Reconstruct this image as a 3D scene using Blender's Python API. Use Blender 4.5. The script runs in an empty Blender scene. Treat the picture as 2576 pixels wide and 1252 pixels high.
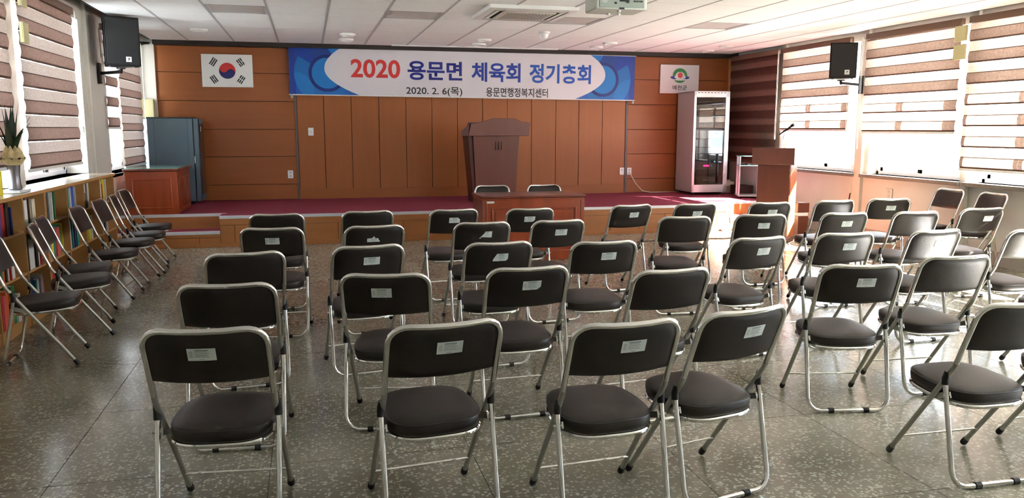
import bpy, math, random
from mathutils import Vector, Matrix
random.seed(7)
SC = bpy.context.scene
COL = SC.collection
R = math.radians
PI = math.pi

# ------------------------------------------------------------------ camera, world, sun, exposure
YAW, PITCH, ROLL, FPX, EYE = R(14.0786), R(8.5096), R(0.0528), 2023.9, 1.5
cam = bpy.data.cameras.new('camera'); co = bpy.data.objects.new('camera', cam); COL.objects.link(co)
cam.sensor_width = 36.0; cam.lens = 36.0 * FPX / 2576.0; cam.clip_start = 0.05; cam.clip_end = 500
fwd = Vector((math.sin(YAW)*math.cos(PITCH), math.cos(YAW)*math.cos(PITCH), -math.sin(PITCH)))
rgt = Vector((math.cos(YAW), -math.sin(YAW), 0)); up = rgt.cross(fwd)
r2 = rgt*math.cos(ROLL) + up*math.sin(ROLL); u2 = -rgt*math.sin(ROLL) + up*math.cos(ROLL)
m = Matrix((r2, u2, -fwd)).transposed().to_4x4(); m.translation = (0, 0, EYE)
co.matrix_world = m
SC.camera = co

WORLD_STRENGTH = 3.3
SUN_STRENGTH = 50.0
EXPOSURE = 2.5
w = bpy.data.worlds.new('world'); SC.world = w; w.use_nodes = True
bg = w.node_tree.nodes['Background']; bg.inputs[0].default_value = (0.72, 0.86, 1.0, 1); bg.inputs[1].default_value = WORLD_STRENGTH
sun = bpy.data.lights.new('sun', 'SUN'); sun.energy = SUN_STRENGTH; sun.angle = R(0.6); sun.color = (1.0, 0.98, 0.95)
so = bpy.data.objects.new('sun', sun); COL.objects.link(so)
so.rotation_euler = Vector((-1.33, 0.65, -1.0)).to_track_quat('-Z', 'Y').to_euler(); so.location = (14, -3, 9)
vs = SC.view_settings
vs.view_transform = 'Standard'; vs.look = 'None'; vs.gamma = 1; vs.use_curve_mapping = False; vs.exposure = EXPOSURE

# ------------------------------------------------------------------ helpers
def lin(c):
    return tuple(((x/255.)/12.92 if x/255. <= 0.04045 else ((x/255.+0.055)/1.055)**2.4) for x in c)
def mat(name, rgb, rough=0.6, metal=0.0, spec=0.5, noise=None, bump=None, emit=None, coat=0, linear=False):
    c = rgb if linear else lin(rgb)
    mt = bpy.data.materials.new(name); mt.use_nodes = True
    nt = mt.node_tree; b = nt.nodes['Principled BSDF']
    b.inputs['Base Color'].default_value = (*c, 1); b.inputs['Roughness'].default_value = rough
    b.inputs['Metallic'].default_value = metal; b.inputs['Specular IOR Level'].default_value = spec
    b.inputs['Coat Weight'].default_value = coat; b.inputs['Coat Roughness'].default_value = 0.15
    tc = nt.nodes.new('ShaderNodeTexCoord')
    if noise:      # (scale vector, amount, detail)
        sc, amt, det = noise
        mp = nt.nodes.new('ShaderNodeMapping'); mp.inputs['Scale'].default_value = sc
        nz = nt.nodes.new('ShaderNodeTexNoise'); nz.inputs['Scale'].default_value = 1; nz.inputs['Detail'].default_value = det
        nt.links.new(tc.outputs['Object'], mp.inputs[0]); nt.links.new(mp.outputs[0], nz.inputs[0])
        mr = nt.nodes.new('ShaderNodeMapRange'); mr.inputs[1].default_value = 0.3; mr.inputs[2].default_value = 0.7
        mr.inputs[3].default_value = 1-amt; mr.inputs[4].default_value = 1+amt
        nt.links.new(nz.outputs[0], mr.inputs[0])
        mx = nt.nodes.new('ShaderNodeVectorMath'); mx.operation = 'SCALE'; mx.inputs[0].default_value = c
        nt.links.new(mr.outputs[0], mx.inputs['Scale']); nt.links.new(mx.outputs[0], b.inputs['Base Color'])
    if bump:       # (scale, strength)
        nz = nt.nodes.new('ShaderNodeTexNoise'); nz.inputs['Scale'].default_value = bump[0]; nz.inputs['Detail'].default_value = 3
        nt.links.new(tc.outputs['Object'], nz.inputs[0])
        bp = nt.nodes.new('ShaderNodeBump'); bp.inputs['Strength'].default_value = bump[1]; bp.inputs['Distance'].default_value = 0.01
        nt.links.new(nz.outputs[0], bp.inputs['Height']); nt.links.new(bp.outputs[0], b.inputs['Normal'])
    if emit:
        b.inputs['Emission Color'].default_value = (*lin(emit[0]), 1); b.inputs['Emission Strength'].default_value = emit[1]
    return mt
def fabric(name, diff, trans, tfac, hole=0.0):
    mt = bpy.data.materials.new(name); mt.use_nodes = True; nt = mt.node_tree
    for n in list(nt.nodes): nt.nodes.remove(n)
    out = nt.nodes.new('ShaderNodeOutputMaterial')
    d = nt.nodes.new('ShaderNodeBsdfDiffuse'); t = nt.nodes.new('ShaderNodeBsdfTranslucent')
    tc = nt.nodes.new('ShaderNodeTexCoord'); nz = nt.nodes.new('ShaderNodeTexNoise'); nz.inputs['Scale'].default_value = 60; nz.inputs['Detail'].default_value = 4
    nt.links.new(tc.outputs['Object'], nz.inputs[0])
    mr = nt.nodes.new('ShaderNodeMapRange'); mr.inputs[1].default_value = .3; mr.inputs[2].default_value = .7; mr.inputs[3].default_value = .8; mr.inputs[4].default_value = 1.2
    nt.links.new(nz.outputs[0], mr.inputs[0])
    for node, c in ((d, lin(diff)), (t, lin(trans))):
        mx = nt.nodes.new('ShaderNodeVectorMath'); mx.operation = 'SCALE'; mx.inputs[0].default_value = c
        nt.links.new(mr.outputs[0], mx.inputs['Scale']); nt.links.new(mx.outputs[0], node.inputs['Color'])
    m1 = nt.nodes.new('ShaderNodeMixShader'); m1.inputs[0].default_value = tfac
    nt.links.new(d.outputs[0], m1.inputs[1]); nt.links.new(t.outputs[0], m1.inputs[2]); last = m1
    if hole:
        tr = nt.nodes.new('ShaderNodeBsdfTransparent'); m2 = nt.nodes.new('ShaderNodeMixShader'); m2.inputs[0].default_value = hole
        nt.links.new(m1.outputs[0], m2.inputs[1]); nt.links.new(tr.outputs[0], m2.inputs[2]); last = m2
    nt.links.new(last.outputs[0], out.inputs[0])
    return mt
def glass_mat(name, tint=(1, 1, 1), refl=0.06):
    mt = bpy.data.materials.new(name); mt.use_nodes = True; nt = mt.node_tree
    for n in list(nt.nodes): nt.nodes.remove(n)
    out = nt.nodes.new('ShaderNodeOutputMaterial'); tr = nt.nodes.new('ShaderNodeBsdfTransparent'); tr.inputs[0].default_value = (*tint, 1)
    gl = nt.nodes.new('ShaderNodeBsdfGlossy'); gl.inputs['Roughness'].default_value = 0.02
    lw = nt.nodes.new('ShaderNodeLayerWeight'); lw.inputs[0].default_value = 0.5
    pw = nt.nodes.new('ShaderNodeMath'); pw.operation = 'POWER'; pw.inputs[1].default_value = 4.0
    ad = nt.nodes.new('ShaderNodeMath'); ad.operation = 'MULTIPLY_ADD'; ad.inputs[1].default_value = 0.5; ad.inputs[2].default_value = refl*.5
    nt.links.new(lw.outputs['Facing'], pw.inputs[0]); nt.links.new(pw.outputs[0], ad.inputs[0])
    mx = nt.nodes.new('ShaderNodeMixShader'); nt.links.new(ad.outputs[0], mx.inputs[0])
    nt.links.new(tr.outputs[0], mx.inputs[1]); nt.links.new(gl.outputs[0], mx.inputs[2]); nt.links.new(mx.outputs[0], out.inputs[0])
    return mt

class MB:
    def __init__(s): s.v = []; s.f = []; s.m = []
    def add(s, vs_, fs, m=0):
        o = len(s.v); s.v += [tuple(p) for p in vs_]; s.f += [tuple(i+o for i in f) for f in fs]; s.m += [m]*len(fs); return s
    def box(s, x0, x1, y0, y1, z0, z1, m=0):
        v = [(x, y, z) for x in (x0, x1) for y in (y0, y1) for z in (z0, z1)]
        return s.add(v, [(0, 1, 3, 2), (4, 6, 7, 5), (0, 4, 5, 1), (2, 3, 7, 6), (0, 2, 6, 4), (1, 5, 7, 3)], m)
    def tube(s, path, r, n=10, closed=False, m=0, caps=True):
        P = [Vector(p) for p in path]; N = len(P); rr = r if isinstance(r, (list, tuple)) else [r]*N
        T = []
        for i in range(N):
            a = P[(i-1) % N] if (closed or i) else P[0]; b = P[(i+1) % N] if (closed or i < N-1) else P[-1]
            T.append((b-a).normalized())
        nrm = T[0].orthogonal().normalized(); rings = []
        for i in range(N):
            nrm = (nrm - T[i]*nrm.dot(T[i])).normalized(); b = T[i].cross(nrm)
            rings.append([P[i] + (nrm*math.cos(2*PI*k/n) + b*math.sin(2*PI*k/n))*rr[i] for k in range(n)])
        v = [p for q in rings for p in q]; f = []
        for i in range(N if closed else N-1):
            j = (i+1) % N
            for k in range(n): f.append((i*n+k, i*n+(k+1) % n, j*n+(k+1) % n, j*n+k))
        if caps and not closed: f.append(tuple(range(n-1, -1, -1))); f.append(tuple((N-1)*n+k for k in range(n)))
        return s.add(v, f, m)
    def lathe(s, prof, c=(0, 0, 0), n=24, m=0):     # prof: (r, z)
        v = []; f = []
        for r, z in prof:
            for k in range(n): v.append((c[0]+r*math.cos(2*PI*k/n), c[1]+r*math.sin(2*PI*k/n), c[2]+z))
        for i in range(len(prof)-1):
            for k in range(n): f.append((i*n+k, i*n+(k+1) % n, (i+1)*n+(k+1) % n, (i+1)*n+k))
        f.append(tuple(range(n-1, -1, -1))); f.append(tuple((len(prof)-1)*n+k for k in range(n)))
        return s.add(v, f, m)
    def prism(s, pts, fn, a, b, m=0):               # pts 2d polygon, fn(u,v,w)->xyz, extruded w from a to b
        n = len(pts); v = [fn(u, q, a) for u, q in pts] + [fn(u, q, b) for u, q in pts]
        f = [tuple(range(n-1, -1, -1)), tuple(range(n, 2*n))] + [(i, (i+1) % n, n+(i+1) % n, n+i) for i in range(n)]
        return s.add(v, f, m)
    def grid(s, fn, nu, nv, m=0):
        v = [fn(i/nu, j/nv) for j in range(nv+1) for i in range(nu+1)]
        f = [(j*(nu+1)+i, j*(nu+1)+i+1, (j+1)*(nu+1)+i+1, (j+1)*(nu+1)+i) for j in range(nv) for i in range(nu)]
        return s.add(v, f, m)
    def xf(s, M):
        s.v = [tuple(M @ Vector(p)) for p in s.v]; return s
    def mesh(s, name, mats, smooth=True, ang=35, fixn=True):
        me = bpy.data.meshes.new(name); me.from_pydata(s.v, [], s.f)
        if not isinstance(mats, (list, tuple)): mats = [mats]
        for q in mats: me.materials.append(q)
        if len(mats) > 1: me.polygons.foreach_set('material_index', s.m)
        if fixn:
            import bmesh
            bm = bmesh.new(); bm.from_mesh(me); bmesh.ops.recalc_face_normals(bm, faces=bm.faces); bm.to_mesh(me); bm.free()
        if smooth:
            me.polygons.foreach_set('use_smooth', [True]*len(me.polygons)); me.set_sharp_from_angle(angle=R(ang))
        me.update(); return me
    def build(s, name, mats, parent=None, bevel=0, **k):
        return link(name, s.mesh(name, mats, **k), parent, bevel)
def link(name, me, parent=None, bevel=0):
    o = bpy.data.objects.new(name, me); COL.objects.link(o)
    if parent: o.parent = parent
    if bevel:
        b = o.modifiers.new('bevel', 'BEVEL'); b.width = bevel; b.segments = 2; b.limit_method = 'ANGLE'; b.angle_limit = R(40)
    return o
def tag(o, label, cat, group=None):
    o['label'] = label; o['category'] = cat
    if group: o['group'] = group
    return o
def thing(name, label, cat, loc=(0, 0, 0), rz=0, group=None):
    o = bpy.data.objects.new(name, None); COL.objects.link(o); o.location = loc; o.rotation_euler = (0, 0, rz); o.empty_display_size = .1
    return tag(o, label, cat, group)
def struct(o): o['kind'] = 'structure'; return o
def copy_tree(o, parent=None):
    c = o.copy(); COL.objects.link(c); c.parent = parent
    for ch in list(o.children): copy_tree(ch, c)
    return c
def B(x0, x1, y0, y1, z0, z1): return MB().box(x0, x1, y0, y1, z0, z1)
def arc(cx, cz, r, a0, a1, n): return [(cx+r*math.cos(R(a0+(a1-a0)*i/n)), cz+r*math.sin(R(a0+(a1-a0)*i/n))) for i in range(n+1)]

# ------------------------------------------------------------------ materials
def wood(name, rgb, rough=.42, amt=.14, sc=(1.5, 1.5, 14), coat=0): return mat(name, rgb, rough, noise=(sc, amt, 5), coat=coat)
M_PANEL = wood('orange brown wood panelling', (150, 86, 38), .5, .05, (14, 14, 1.2))
M_PANEL_H = wood('orange brown wood boards', (146, 82, 35), .5, .05, (1.2, 14, 14))
M_STAGEW = wood('stage wood', (156, 98, 50), .5, .07, (1.2, 8, 10))
M_GAP = mat('dark joint', (40, 16, 8), .9)
M_DESK = wood('red cherry wood', (146, 60, 24), .3, .22, (10, 10, 1.0), .3)
M_DESKD = wood('dark cherry wood', (104, 40, 20), .3, .16, (10, 10, 1.0), .3)
M_POD = wood('dark mahogany', (102, 56, 44), .38, .12, (8, 8, 1.2), .2)
M_LECT = wood('lectern brown', (88, 42, 26), .35, .15, (10, 10, 1.2), .3)
M_LECTS = wood('lectern side sunlit tone', (160, 82, 36), .35, .12, (10, 10, 1.2), .3)  # sunlight on the lectern's right side is put into this lighter colour
M_OAK = wood('light oak laminate', (190, 142, 86), .45, .08, (10, 1.5, 10))
M_OAKTOP = wood('laminate top with window sheen', (178, 158, 132), .22, .05, (10, 1.5, 10), .3)  # paler than the oak: window reflection on the top put into the colour
M_CARPET = mat('burgundy carpet', (132, 34, 58), .95, noise=((60, 60, 60), .2, 4), bump=(300, .5))
M_NOSE = mat('pale aluminium nosing', (205, 205, 210), .4, .3)
M_CREAM = mat('cream painted wall', (208, 203, 192), .6, noise=((3, 3, 3), .04, 4))
M_PINK = mat('pale pinkish wall paint', (208, 204, 196), .6, noise=((3, 3, 3), .04, 4))
M_SKIRT = mat('grey skirting', (165, 160, 148), .6)
M_TILE = mat('white ceiling board', (240, 240, 238), .8, noise=((90, 90, 90), .06, 3))
M_TBAR = mat('grey ceiling grid', (178, 178, 178), .6)
M_DARKTRIM = mat('dark trim and recess shade', (34, 24, 20), .6)
M_GREYTRIM = mat('dark grey trim strip', (92, 82, 78), .5)
M_WHITE = mat('white plastic', (225, 225, 222), .4)
M_FRAME = mat('white window frame', (225, 228, 232), .35)
M_STONE = mat('grey stone sill', (110, 106, 98), .4, noise=((40, 40, 40), .15, 3))
M_CHROME = mat('chrome', (222, 222, 220), .07, 1.0)
M_CHROME2 = mat('dull chrome', (176, 176, 168), .34, .75)
M_RUBBER = mat('black rubber', (18, 18, 18), .5)
M_VINYL = mat('dark brown vinyl', (33, 25, 22), .44, spec=.4, noise=((6, 6, 6), .08, 3), bump=(260, .12))
M_PIPE = mat('black piping', (20, 15, 14), .4)
M_PAPER = mat('paper label', (205, 212, 208), .6)
M_INK = mat('grey ink', (120, 128, 128), .7)
M_BLACK = mat('black cabinet', (12, 12, 13), .7, spec=.3, bump=(200, .2))
M_GRILLE = mat('black speaker grille', (15, 15, 16), .7, bump=(500, .5))
M_BLACKM = mat('black metal', (18, 18, 18), .4, .3)
M_STEEL = mat('blue grey steel', (92, 112, 124), .42, .1, noise=((2, 2, 2), .06, 3))
M_STEELD = mat('dark blue grey steel', (58, 66, 72), .45, .1)
M_PALEST = mat('pale enamel', (196, 208, 214), .4)
M_RACK = mat('beige grey steel', (188, 176, 172), .4, .05)
M_SILVER = mat('silver paint', (190, 190, 192), .3, .6)
M_NAVY = mat('rack equipment dark blue', (38, 48, 60), .35)
M_GREYEQ = mat('rack equipment pale', (205, 205, 195), .45)
M_LIGHT = mat('frosted lamp diffuser', (196, 190, 186), .35)
M_BLINDD = fabric('brown blind fabric', (138, 114, 104), (128, 106, 92), .15)
M_BLINDL = fabric('beige sheer blind fabric', (196, 180, 166), (170, 154, 140), .24, .008)
M_BLINDX = fabric('open sheer blind fabric', (215, 215, 215), (225, 225, 225), .6, .45)
M_BLINDK = fabric('shaded brown blind fabric', (88, 60, 54), (110, 80, 66), .15)  # same fabric as the sunlit blinds, lack of sun put into its colour
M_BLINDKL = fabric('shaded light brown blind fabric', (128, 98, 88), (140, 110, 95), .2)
M_BLD = fabric('brown blind fabric, left', (150, 124, 114), (98, 78, 70), .18)  # same fabric as on the right, made to pass less light so it looks dimmer
M_BLL = fabric('beige sheer blind fabric, left', (205, 190, 178), (118, 105, 99), .18, .003)
M_HEM = mat('woven hem', (92, 66, 52), .8)
M_HEAD = mat('brown blind cassette', (110, 82, 66), .5)
M_GLASS = glass_mat('window glass')
M_GLASSD = glass_mat('smoked door glass', (.62, .66, .68), .14)
M_GTOP = mat('green edged glass', (120, 165, 150), .06, 0, .8)
M_TEAL = mat('teal glass edge', (90, 150, 140), .1)
M_YELLOW = mat('yellow', (228, 205, 20), .45)
M_LEAF = mat('dark green leaf', (28, 48, 26), .4, noise=((6, 6, 2), .25, 3))
M_GOLD = mat('gold crepe wrap', (196, 176, 128), .5, noise=((30, 30, 30), .25, 4))
M_VASE = mat('pewter glaze', (120, 115, 118), .25, .5)
M_CORD = mat('white cord', (225, 220, 205), .5)
M_BANNER = mat('white banner cloth', (210, 206, 211), .5)
M_RED = mat('red print', (205, 50, 48), .5)
M_BLK = mat('black print', (22, 22, 26), .5)
M_DBLUE = mat('navy print', (14, 28, 128), .5)
M_MBLUE = mat('mid blue print', (10, 50, 150), .5)
M_LBLUE = mat('blue print', (8, 76, 172), .5)

# terrazzo
def terrazzo():
    mt = bpy.data.materials.new('polished terrazzo'); mt.use_nodes = True; nt = mt.node_tree; b = nt.nodes['Principled BSDF']
    L = nt.links.new; N = nt.nodes.new
    g = N('ShaderNodeNewGeometry')
    v = N('ShaderNodeTexVoronoi'); v.inputs['Scale'].default_value = 62; v.inputs['Randomness'].default_value = 1
    n0 = N('ShaderNodeTexNoise'); n0.inputs['Scale'].default_value = 50; n0.inputs['Detail'].default_value = 2
    ad = N('ShaderNodeVectorMath'); ad.operation = 'MULTIPLY_ADD'; ad.inputs[1].default_value = (.02, .02, .02)
    L(g.outputs['Position'], n0.inputs[0]); L(n0.outputs['Color'], ad.inputs[0]); L(g.outputs['Position'], ad.inputs[2]); L(ad.outputs[0], v.inputs[0])
    # chips: by random cell colour and distance
    sep = N('ShaderNodeSeparateColor'); L(v.outputs['Color'], sep.inputs[0])
    gt = N('ShaderNodeMath'); gt.operation = 'GREATER_THAN'; gt.inputs[1].default_value = .52; L(sep.outputs[0], gt.inputs[0])
    lt = N('ShaderNodeMapRange'); lt.inputs[1].default_value = .42; lt.inputs[2].default_value = .55; lt.inputs[3].default_value = 1; lt.inputs[4].default_value = 0
    L(v.outputs['Distance'], lt.inputs[0])
    mu = N('ShaderNodeMath'); mu.operation = 'MULTIPLY'; L(gt.outputs[0], mu.inputs[0]); L(lt.outputs[0], mu.inputs[1])
    chip = N('ShaderNodeMix'); chip.data_type = 'RGBA'; chip.inputs[6].default_value = (*lin((148, 147, 130)), 1); chip.inputs[7].default_value = (*lin((192, 191, 174)), 1)
    L(sep.outputs[1], chip.inputs[0])
    n1 = N('ShaderNodeTexNoise'); n1.inputs['Scale'].default_value = 1.3; n1.inputs['Detail'].default_value = 5; L(g.outputs['Position'], n1.inputs[0])
    base = N('ShaderNodeMix'); base.data_type = 'RGBA'; base.inputs[6].default_value = (*lin((104, 99, 84)), 1); base.inputs[7].default_value = (*lin((134, 130, 112)), 1)
    mr = N('ShaderNodeMapRange'); mr.inputs[1].default_value = .35; mr.inputs[2].default_value = .65; L(n1.outputs[0], mr.inputs[0]); L(mr.outputs[0], base.inputs[0])
    fin = N('ShaderNodeMix'); fin.data_type = 'RGBA'; L(mu.outputs[0], fin.inputs[0]); L(base.outputs[2], fin.inputs[6]); L(chip.outputs[2], fin.inputs[7])
    L(fin.outputs[2], b.inputs['Base Color'])
    n2 = N('ShaderNodeTexNoise'); n2.inputs['Scale'].default_value = 3.5; n2.inputs['Detail'].default_value = 6; L(g.outputs['Position'], n2.inputs[0])
    r = N('ShaderNodeMapRange'); r.inputs[1].default_value = .3; r.inputs[2].default_value = .7; r.inputs[3].default_value = .17; r.inputs[4].default_value = .25
    L(n2.outputs[0], r.inputs[0]); L(r.outputs[0], b.inputs['Roughness'])
    n3 = N('ShaderNodeTexNoise'); n3.inputs['Scale'].default_value = 7; n3.inputs['Detail'].default_value = 3; L(g.outputs['Position'], n3.inputs[0])
    bp = N('ShaderNodeBump'); bp.inputs['Strength'].default_value = .05; bp.inputs['Distance'].default_value = .01; L(n3.outputs[0], bp.inputs['Height']); L(bp.outputs[0], b.inputs['Normal'])
    b.inputs['Specular IOR Level'].default_value = .55
    return mt
M_FLOOR = terrazzo()

# ------------------------------------------------------------------ room shell
XL, XR, YB, YF, ZC = -2.42, 7.34, 13.17, -2.5, 2.783
SY, SZ = 10.77, 0.3935      # stage front, stage height
YU = 11.12                  # upper nosing of the side steps
FX = [-1.122 + .906*k for k in range(-1, 10)]; FX = [XL] + [x for x in FX if XL < x < XR] + [XR]
FYl = [2.67 + .927*k for k in range(-1, 10)]; FYl = [y for y in FYl if y < SY] + [SY]
floor = struct(MB().box(XL-.3, XR+.3, YF-.2, YB+.3, -.12, -.004).build('floor', M_GAP))
g = MB().box(XL, XR, YF, FYl[0]-.002, -.004, 0).build('terrazzo_field', M_FLOOR, floor)
for i in range(len(FX)-1):
    for j in range(len(FYl)-1):
        MB().box(FX[i]+.0016, FX[i+1]-.0016, FYl[j]+.0016, FYl[j+1]-.0016, -.004, 0).build('floor_slab', M_FLOOR, floor, smooth=False)
# step areas are covered by the stage
ceil = struct(MB().box(-2.2, 7.18, YF, 13.0, ZC+.02, ZC+.06).build('ceiling', mat('grey void above ceiling boards', (96, 94, 92), .8)))
CX = [.255 + .64*k for k in range(-4, 12)]; CX = [-2.2] + [x for x in CX if -2.2 < x < 7.18] + [7.18]
CY = [11.13 + .64*k for k in range(-7, 4)]; CY = [y for y in CY if y < 13.0] + [13.0]
LIGHTS = [(-1.025, 9.21), (.895, 9.21), (2.815, 9.21), (4.735, 9.21)]
tile_cache = {}
for i in range(len(CX)-1):
    for j in range(len(CY)-1):
        x0, x1, y0, y1 = CX[i], CX[i+1], CY[j], CY[j+1]
        if any(abs(x0-a) < .03 and abs(y0-b) < .03 for a, b in LIGHTS): continue
        key = (round(x1-x0, 3), round(y1-y0, 3))
        if key not in tile_cache: tile_cache[key] = MB().box(.013, x1-x0-.013, .0055, y1-y0-.0055, 0, .02).mesh('ceiling_tile', M_TILE, smooth=False)
        o = link('ceiling_tile', tile_cache[key], ceil); o.location = (x0, y0, ZC)
MB().box(-2.2, 7.18, YF, CY[0]-.01, ZC, ZC+.02).build('ceiling_field', M_TILE, ceil)
gr = MB()
for x in CX[1:-1]: gr.box(x-.012, x+.012, CY[0], 13.0, ZC-.003, ZC+.01)
gr.build('grid_runner', M_TBAR, ceil)
struct(MB().box(XL-.3, -2.2, YF, YB+.3, ZC+.22, ZC+.3).box(7.18, XR+.3, YF, YB+.3, ZC+.22, ZC+.3).box(-2.3, 7.3, 13.0, YB+.3, ZC+.06, ZC+.3)
       .box(-2.215, -2.2, YF, 13.0, ZC, ZC+.22).box(7.18, 7.195, YF, 13.0, ZC, ZC+.22).build('trim_1', M_DARKTRIM))
struct(MB().box(-2.17, XR, 13.0, YB, 2.72, ZC+.06).build('recess_shade_strip', M_DARKTRIM))  # solid dark strip stands in for the shaded curtain recess
# back wall with panelling
wb = struct(MB().box(XL-.3, XR+.3, YB+.005, YB+.25, -.1, ZC+.3).build('wall_back', M_GAP))
MB().box(XL-.1, -2.172, YB-.06, YB+.004, SZ, ZC+.1).build('white_wall_strip', M_CREAM, wb)
zs = [SZ, .634, 1.066, 1.484, 1.91, 2.332, 2.72]
for a, b in zip(zs[:-1], zs[1:]):
    MB().box(-2.17, -.192, YB-.02, YB+.004, a+.0035, b-.0035).build('panel', M_PANEL_H, wb, bevel=.002, smooth=False)
    MB().box(5.352, 7.235, YB-.02, YB+.004, a+.0035, b-.0035).build('panel', M_PANEL_H, wb, bevel=.002, smooth=False)
vx = [-.158, .248, .672, 1.104, 1.536, 1.955, 2.375, 2.795, 3.213, 3.631, 4.056, 4.466, 4.889, 5.312]
for a, b in zip(vx[:-1], vx[1:]):
    MB().box(a+.004, b-.004, YB-.02, YB+.004, .545, 2.72).build('panel', M_PANEL, wb, bevel=.002, smooth=False)
MB().box(-.158, 5.312, YB-.02, YB+.004, SZ, .545).build('bottom_rail', M_PANEL_H, wb, smooth=False)
MB().box(-.192, -.158, YB-.03, YB+.004, SZ, 2.72).build('divider_strip', M_GREYTRIM, wb, bevel=.002)
MB().box(5.312, 5.352, YB-.03, YB+.004, SZ, 2.72).build('divider_strip', M_GREYTRIM, wb, bevel=.002)
MB().box(7.235, 7.275, YB-.05, YB+.004, SZ, 2.72).build('edge_strip', wood('pale brown edging', (190, 130, 80)), wb, bevel=.003)
struct(MB().box(XL-.3, XR+.3, YF-.2, YF, -.1, ZC+.3).build('wall_front', M_CREAM))

def wall_with_openings(name, x0, x1, ops, m, y0=YF, y1=YB+.2):
    b = MB(); ys = y0
    for a, c, s, h in sorted(ops):
        b.box(x0, x1, ys, a, -.05, ZC+.25); b.box(x0, x1, a, c, -.05, s); b.box(x0, x1, a, c, h, ZC+.25); ys = c
    b.box(x0, x1, ys, y1, -.05, ZC+.25)
    return struct(b.build(name, m, smooth=False))
R_OPS = [(9.72, 11.42, .895, 2.68), (7.83, 9.45, .895, 2.68), (5.95, 7.66, .895, 2.68), (4.05, 5.75, .895, 2.68), (2.1, 3.8, .895, 2.68), (.2, 1.9, .895, 2.68)]  # openings out of view on the camera's side are added for more light
L_OPS = [(7.90, 10.0, 1.0, 2.68), (5.9, 7.6, 1.0, 2.68), (10.98, 12.9, .92, 2.68)]
wall_r = wall_with_openings('wall_right', XR, XR+.26, R_OPS, M_PINK)
wall_l = wall_with_openings('wall_left', XL-.34, XL, L_OPS, M_CREAM)
struct(MB().box(XL-.1, XL+.04, 10.2, 10.93, 0, ZC+.2).build('wall_pier', M_CREAM, bevel=.01))
b = MB()
for a, c in ((11.47, 11.53), (9.53, 9.68), (7.70, 7.79)): b.box(XR-.05, XR+.02, a, c, 0 if a < 11 else SZ, ZC+.2)
struct(b.build('trim_3', M_CREAM, bevel=.006))
struct(MB().box(XR-.012, XR, YF, SY, 0, .16).build('baseboard_right', M_SKIRT))
# windows
def window(n, xin, side, y0, y1, z0, z1, split):
    # side +1: right wall (outside +x)
    w_ = struct(MB().box(min(xin, xin+side*.05), max(xin, xin+side*.05), y0, y1, z0, z0+.045)
                .box(min(xin, xin+side*.05), max(xin, xin+side*.05), y0, y1, z1-.045, z1)
                .box(min(xin, xin+side*.05), max(xin, xin+side*.05), y0, y0+.045, z0, z1)
                .box(min(xin, xin+side*.05), max(xin, xin+side*.05), y1-.045, y1, z0, z1).build('window_%d' % n, M_FRAME, bevel=.003))
    ys = [y0+.045] + split + [y1-.045]
    for k, (a, c) in enumerate(zip(ys[:-1], ys[1:])):
        xo = xin + side*(.008 + .018*(k % 2))
        fb = MB(); xa, xb = sorted((xo, xo+side*.018)); t = .05
        fb.box(xa, xb, a, c, z0+.045, z0+.045+t).box(xa, xb, a, c, z1-.045-t, z1-.045).box(xa, xb, a, a+t, z0+.045, z1-.045).box(xa, xb, c-t, c, z0+.045, z1-.045)
        s = fb.build('sash', M_FRAME, w_, bevel=.002)
        MB().box((xa+xb)/2-.002, (xa+xb)/2+.002, a+t, c-t, z0+.045+t, z1-.045-t).build('pane', M_GLASS, s, smooth=False)
    return w_
def sill(par, x0, x1, y0, y1, z, m=M_STONE): MB().box(x0, x1, y0, y1, z-.045, z).build('sill', m, par, bevel=.004)
for k, (a, c, s, h) in enumerate(R_OPS):
    wn = window(k+1, XR+.14, 1, a, c, s, h, [(a+c)/2+.02])
    sill(wn, XR-.10, XR+.25, a-.06, c+.05, s)
for k, (a, c, s, h) in enumerate(L_OPS):
    wn = window(k+8, XL-.22, -1, a, c, s, h, [a+(c-a)*.34, a+(c-a)*.67] if k != 2 else [a+.42, (a+c)/2+.2])
    sill(wn, XL-.3, XL, a, c, s, M_FRAME)

# outside ground and eave
struct(MB().box(XR+.26, XR+1.35, YF, YB+1, 2.98, 3.1).build('eave_right', M_CREAM))
struct(MB().box(XL-1.2, XL-.34, YF, YB+1, 2.98, 3.1).build('eave_left', M_CREAM))
struct(MB().box(-80, XL-.34, -80, 90, -1.2, -1.0).box(XR+.26, 90, -80, 90, -1.2, -1.0).build('ground_outside', mat('pale concrete yard', (184, 184, 182), .9)))
# ------------------------------------------------------------------ stage
stage = thing('stage', 'low wooden stage topped with burgundy carpet, steps cut into both ends', 'stage', (2.4, SY, 0))
def st(name, bb, m, **k):
    bb.v = [(x-2.4, y-SY, z) for x, y, z in bb.v]; return bb.build(name, m, stage, **k)
XA, XC = -1.135, 6.05
st('deck', MB().box(XA, XC, SY+.03, YB-.02, .02, SZ-.008).box(XL, XA, YU+.03, YB-.06, .02, SZ-.008).box(XC, XR-.01, YU+.03, YB-.02, .02, SZ-.008)
   .box(XL, XA, SY+.03, YU+.04, .02, .195).box(XC, XR-.01, SY+.03, YU+.04, .02, .195), M_STAGEW, smooth=False)
st('carpet', MB().box(XA, XC, SY+.035, YB-.021, SZ-.008, SZ).box(XL, XA, YU+.035, YB-.061, SZ-.008, SZ).box(XC, XR-.01, YU+.035, YB-.021, SZ-.008, SZ), M_CARPET, smooth=False)
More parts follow.
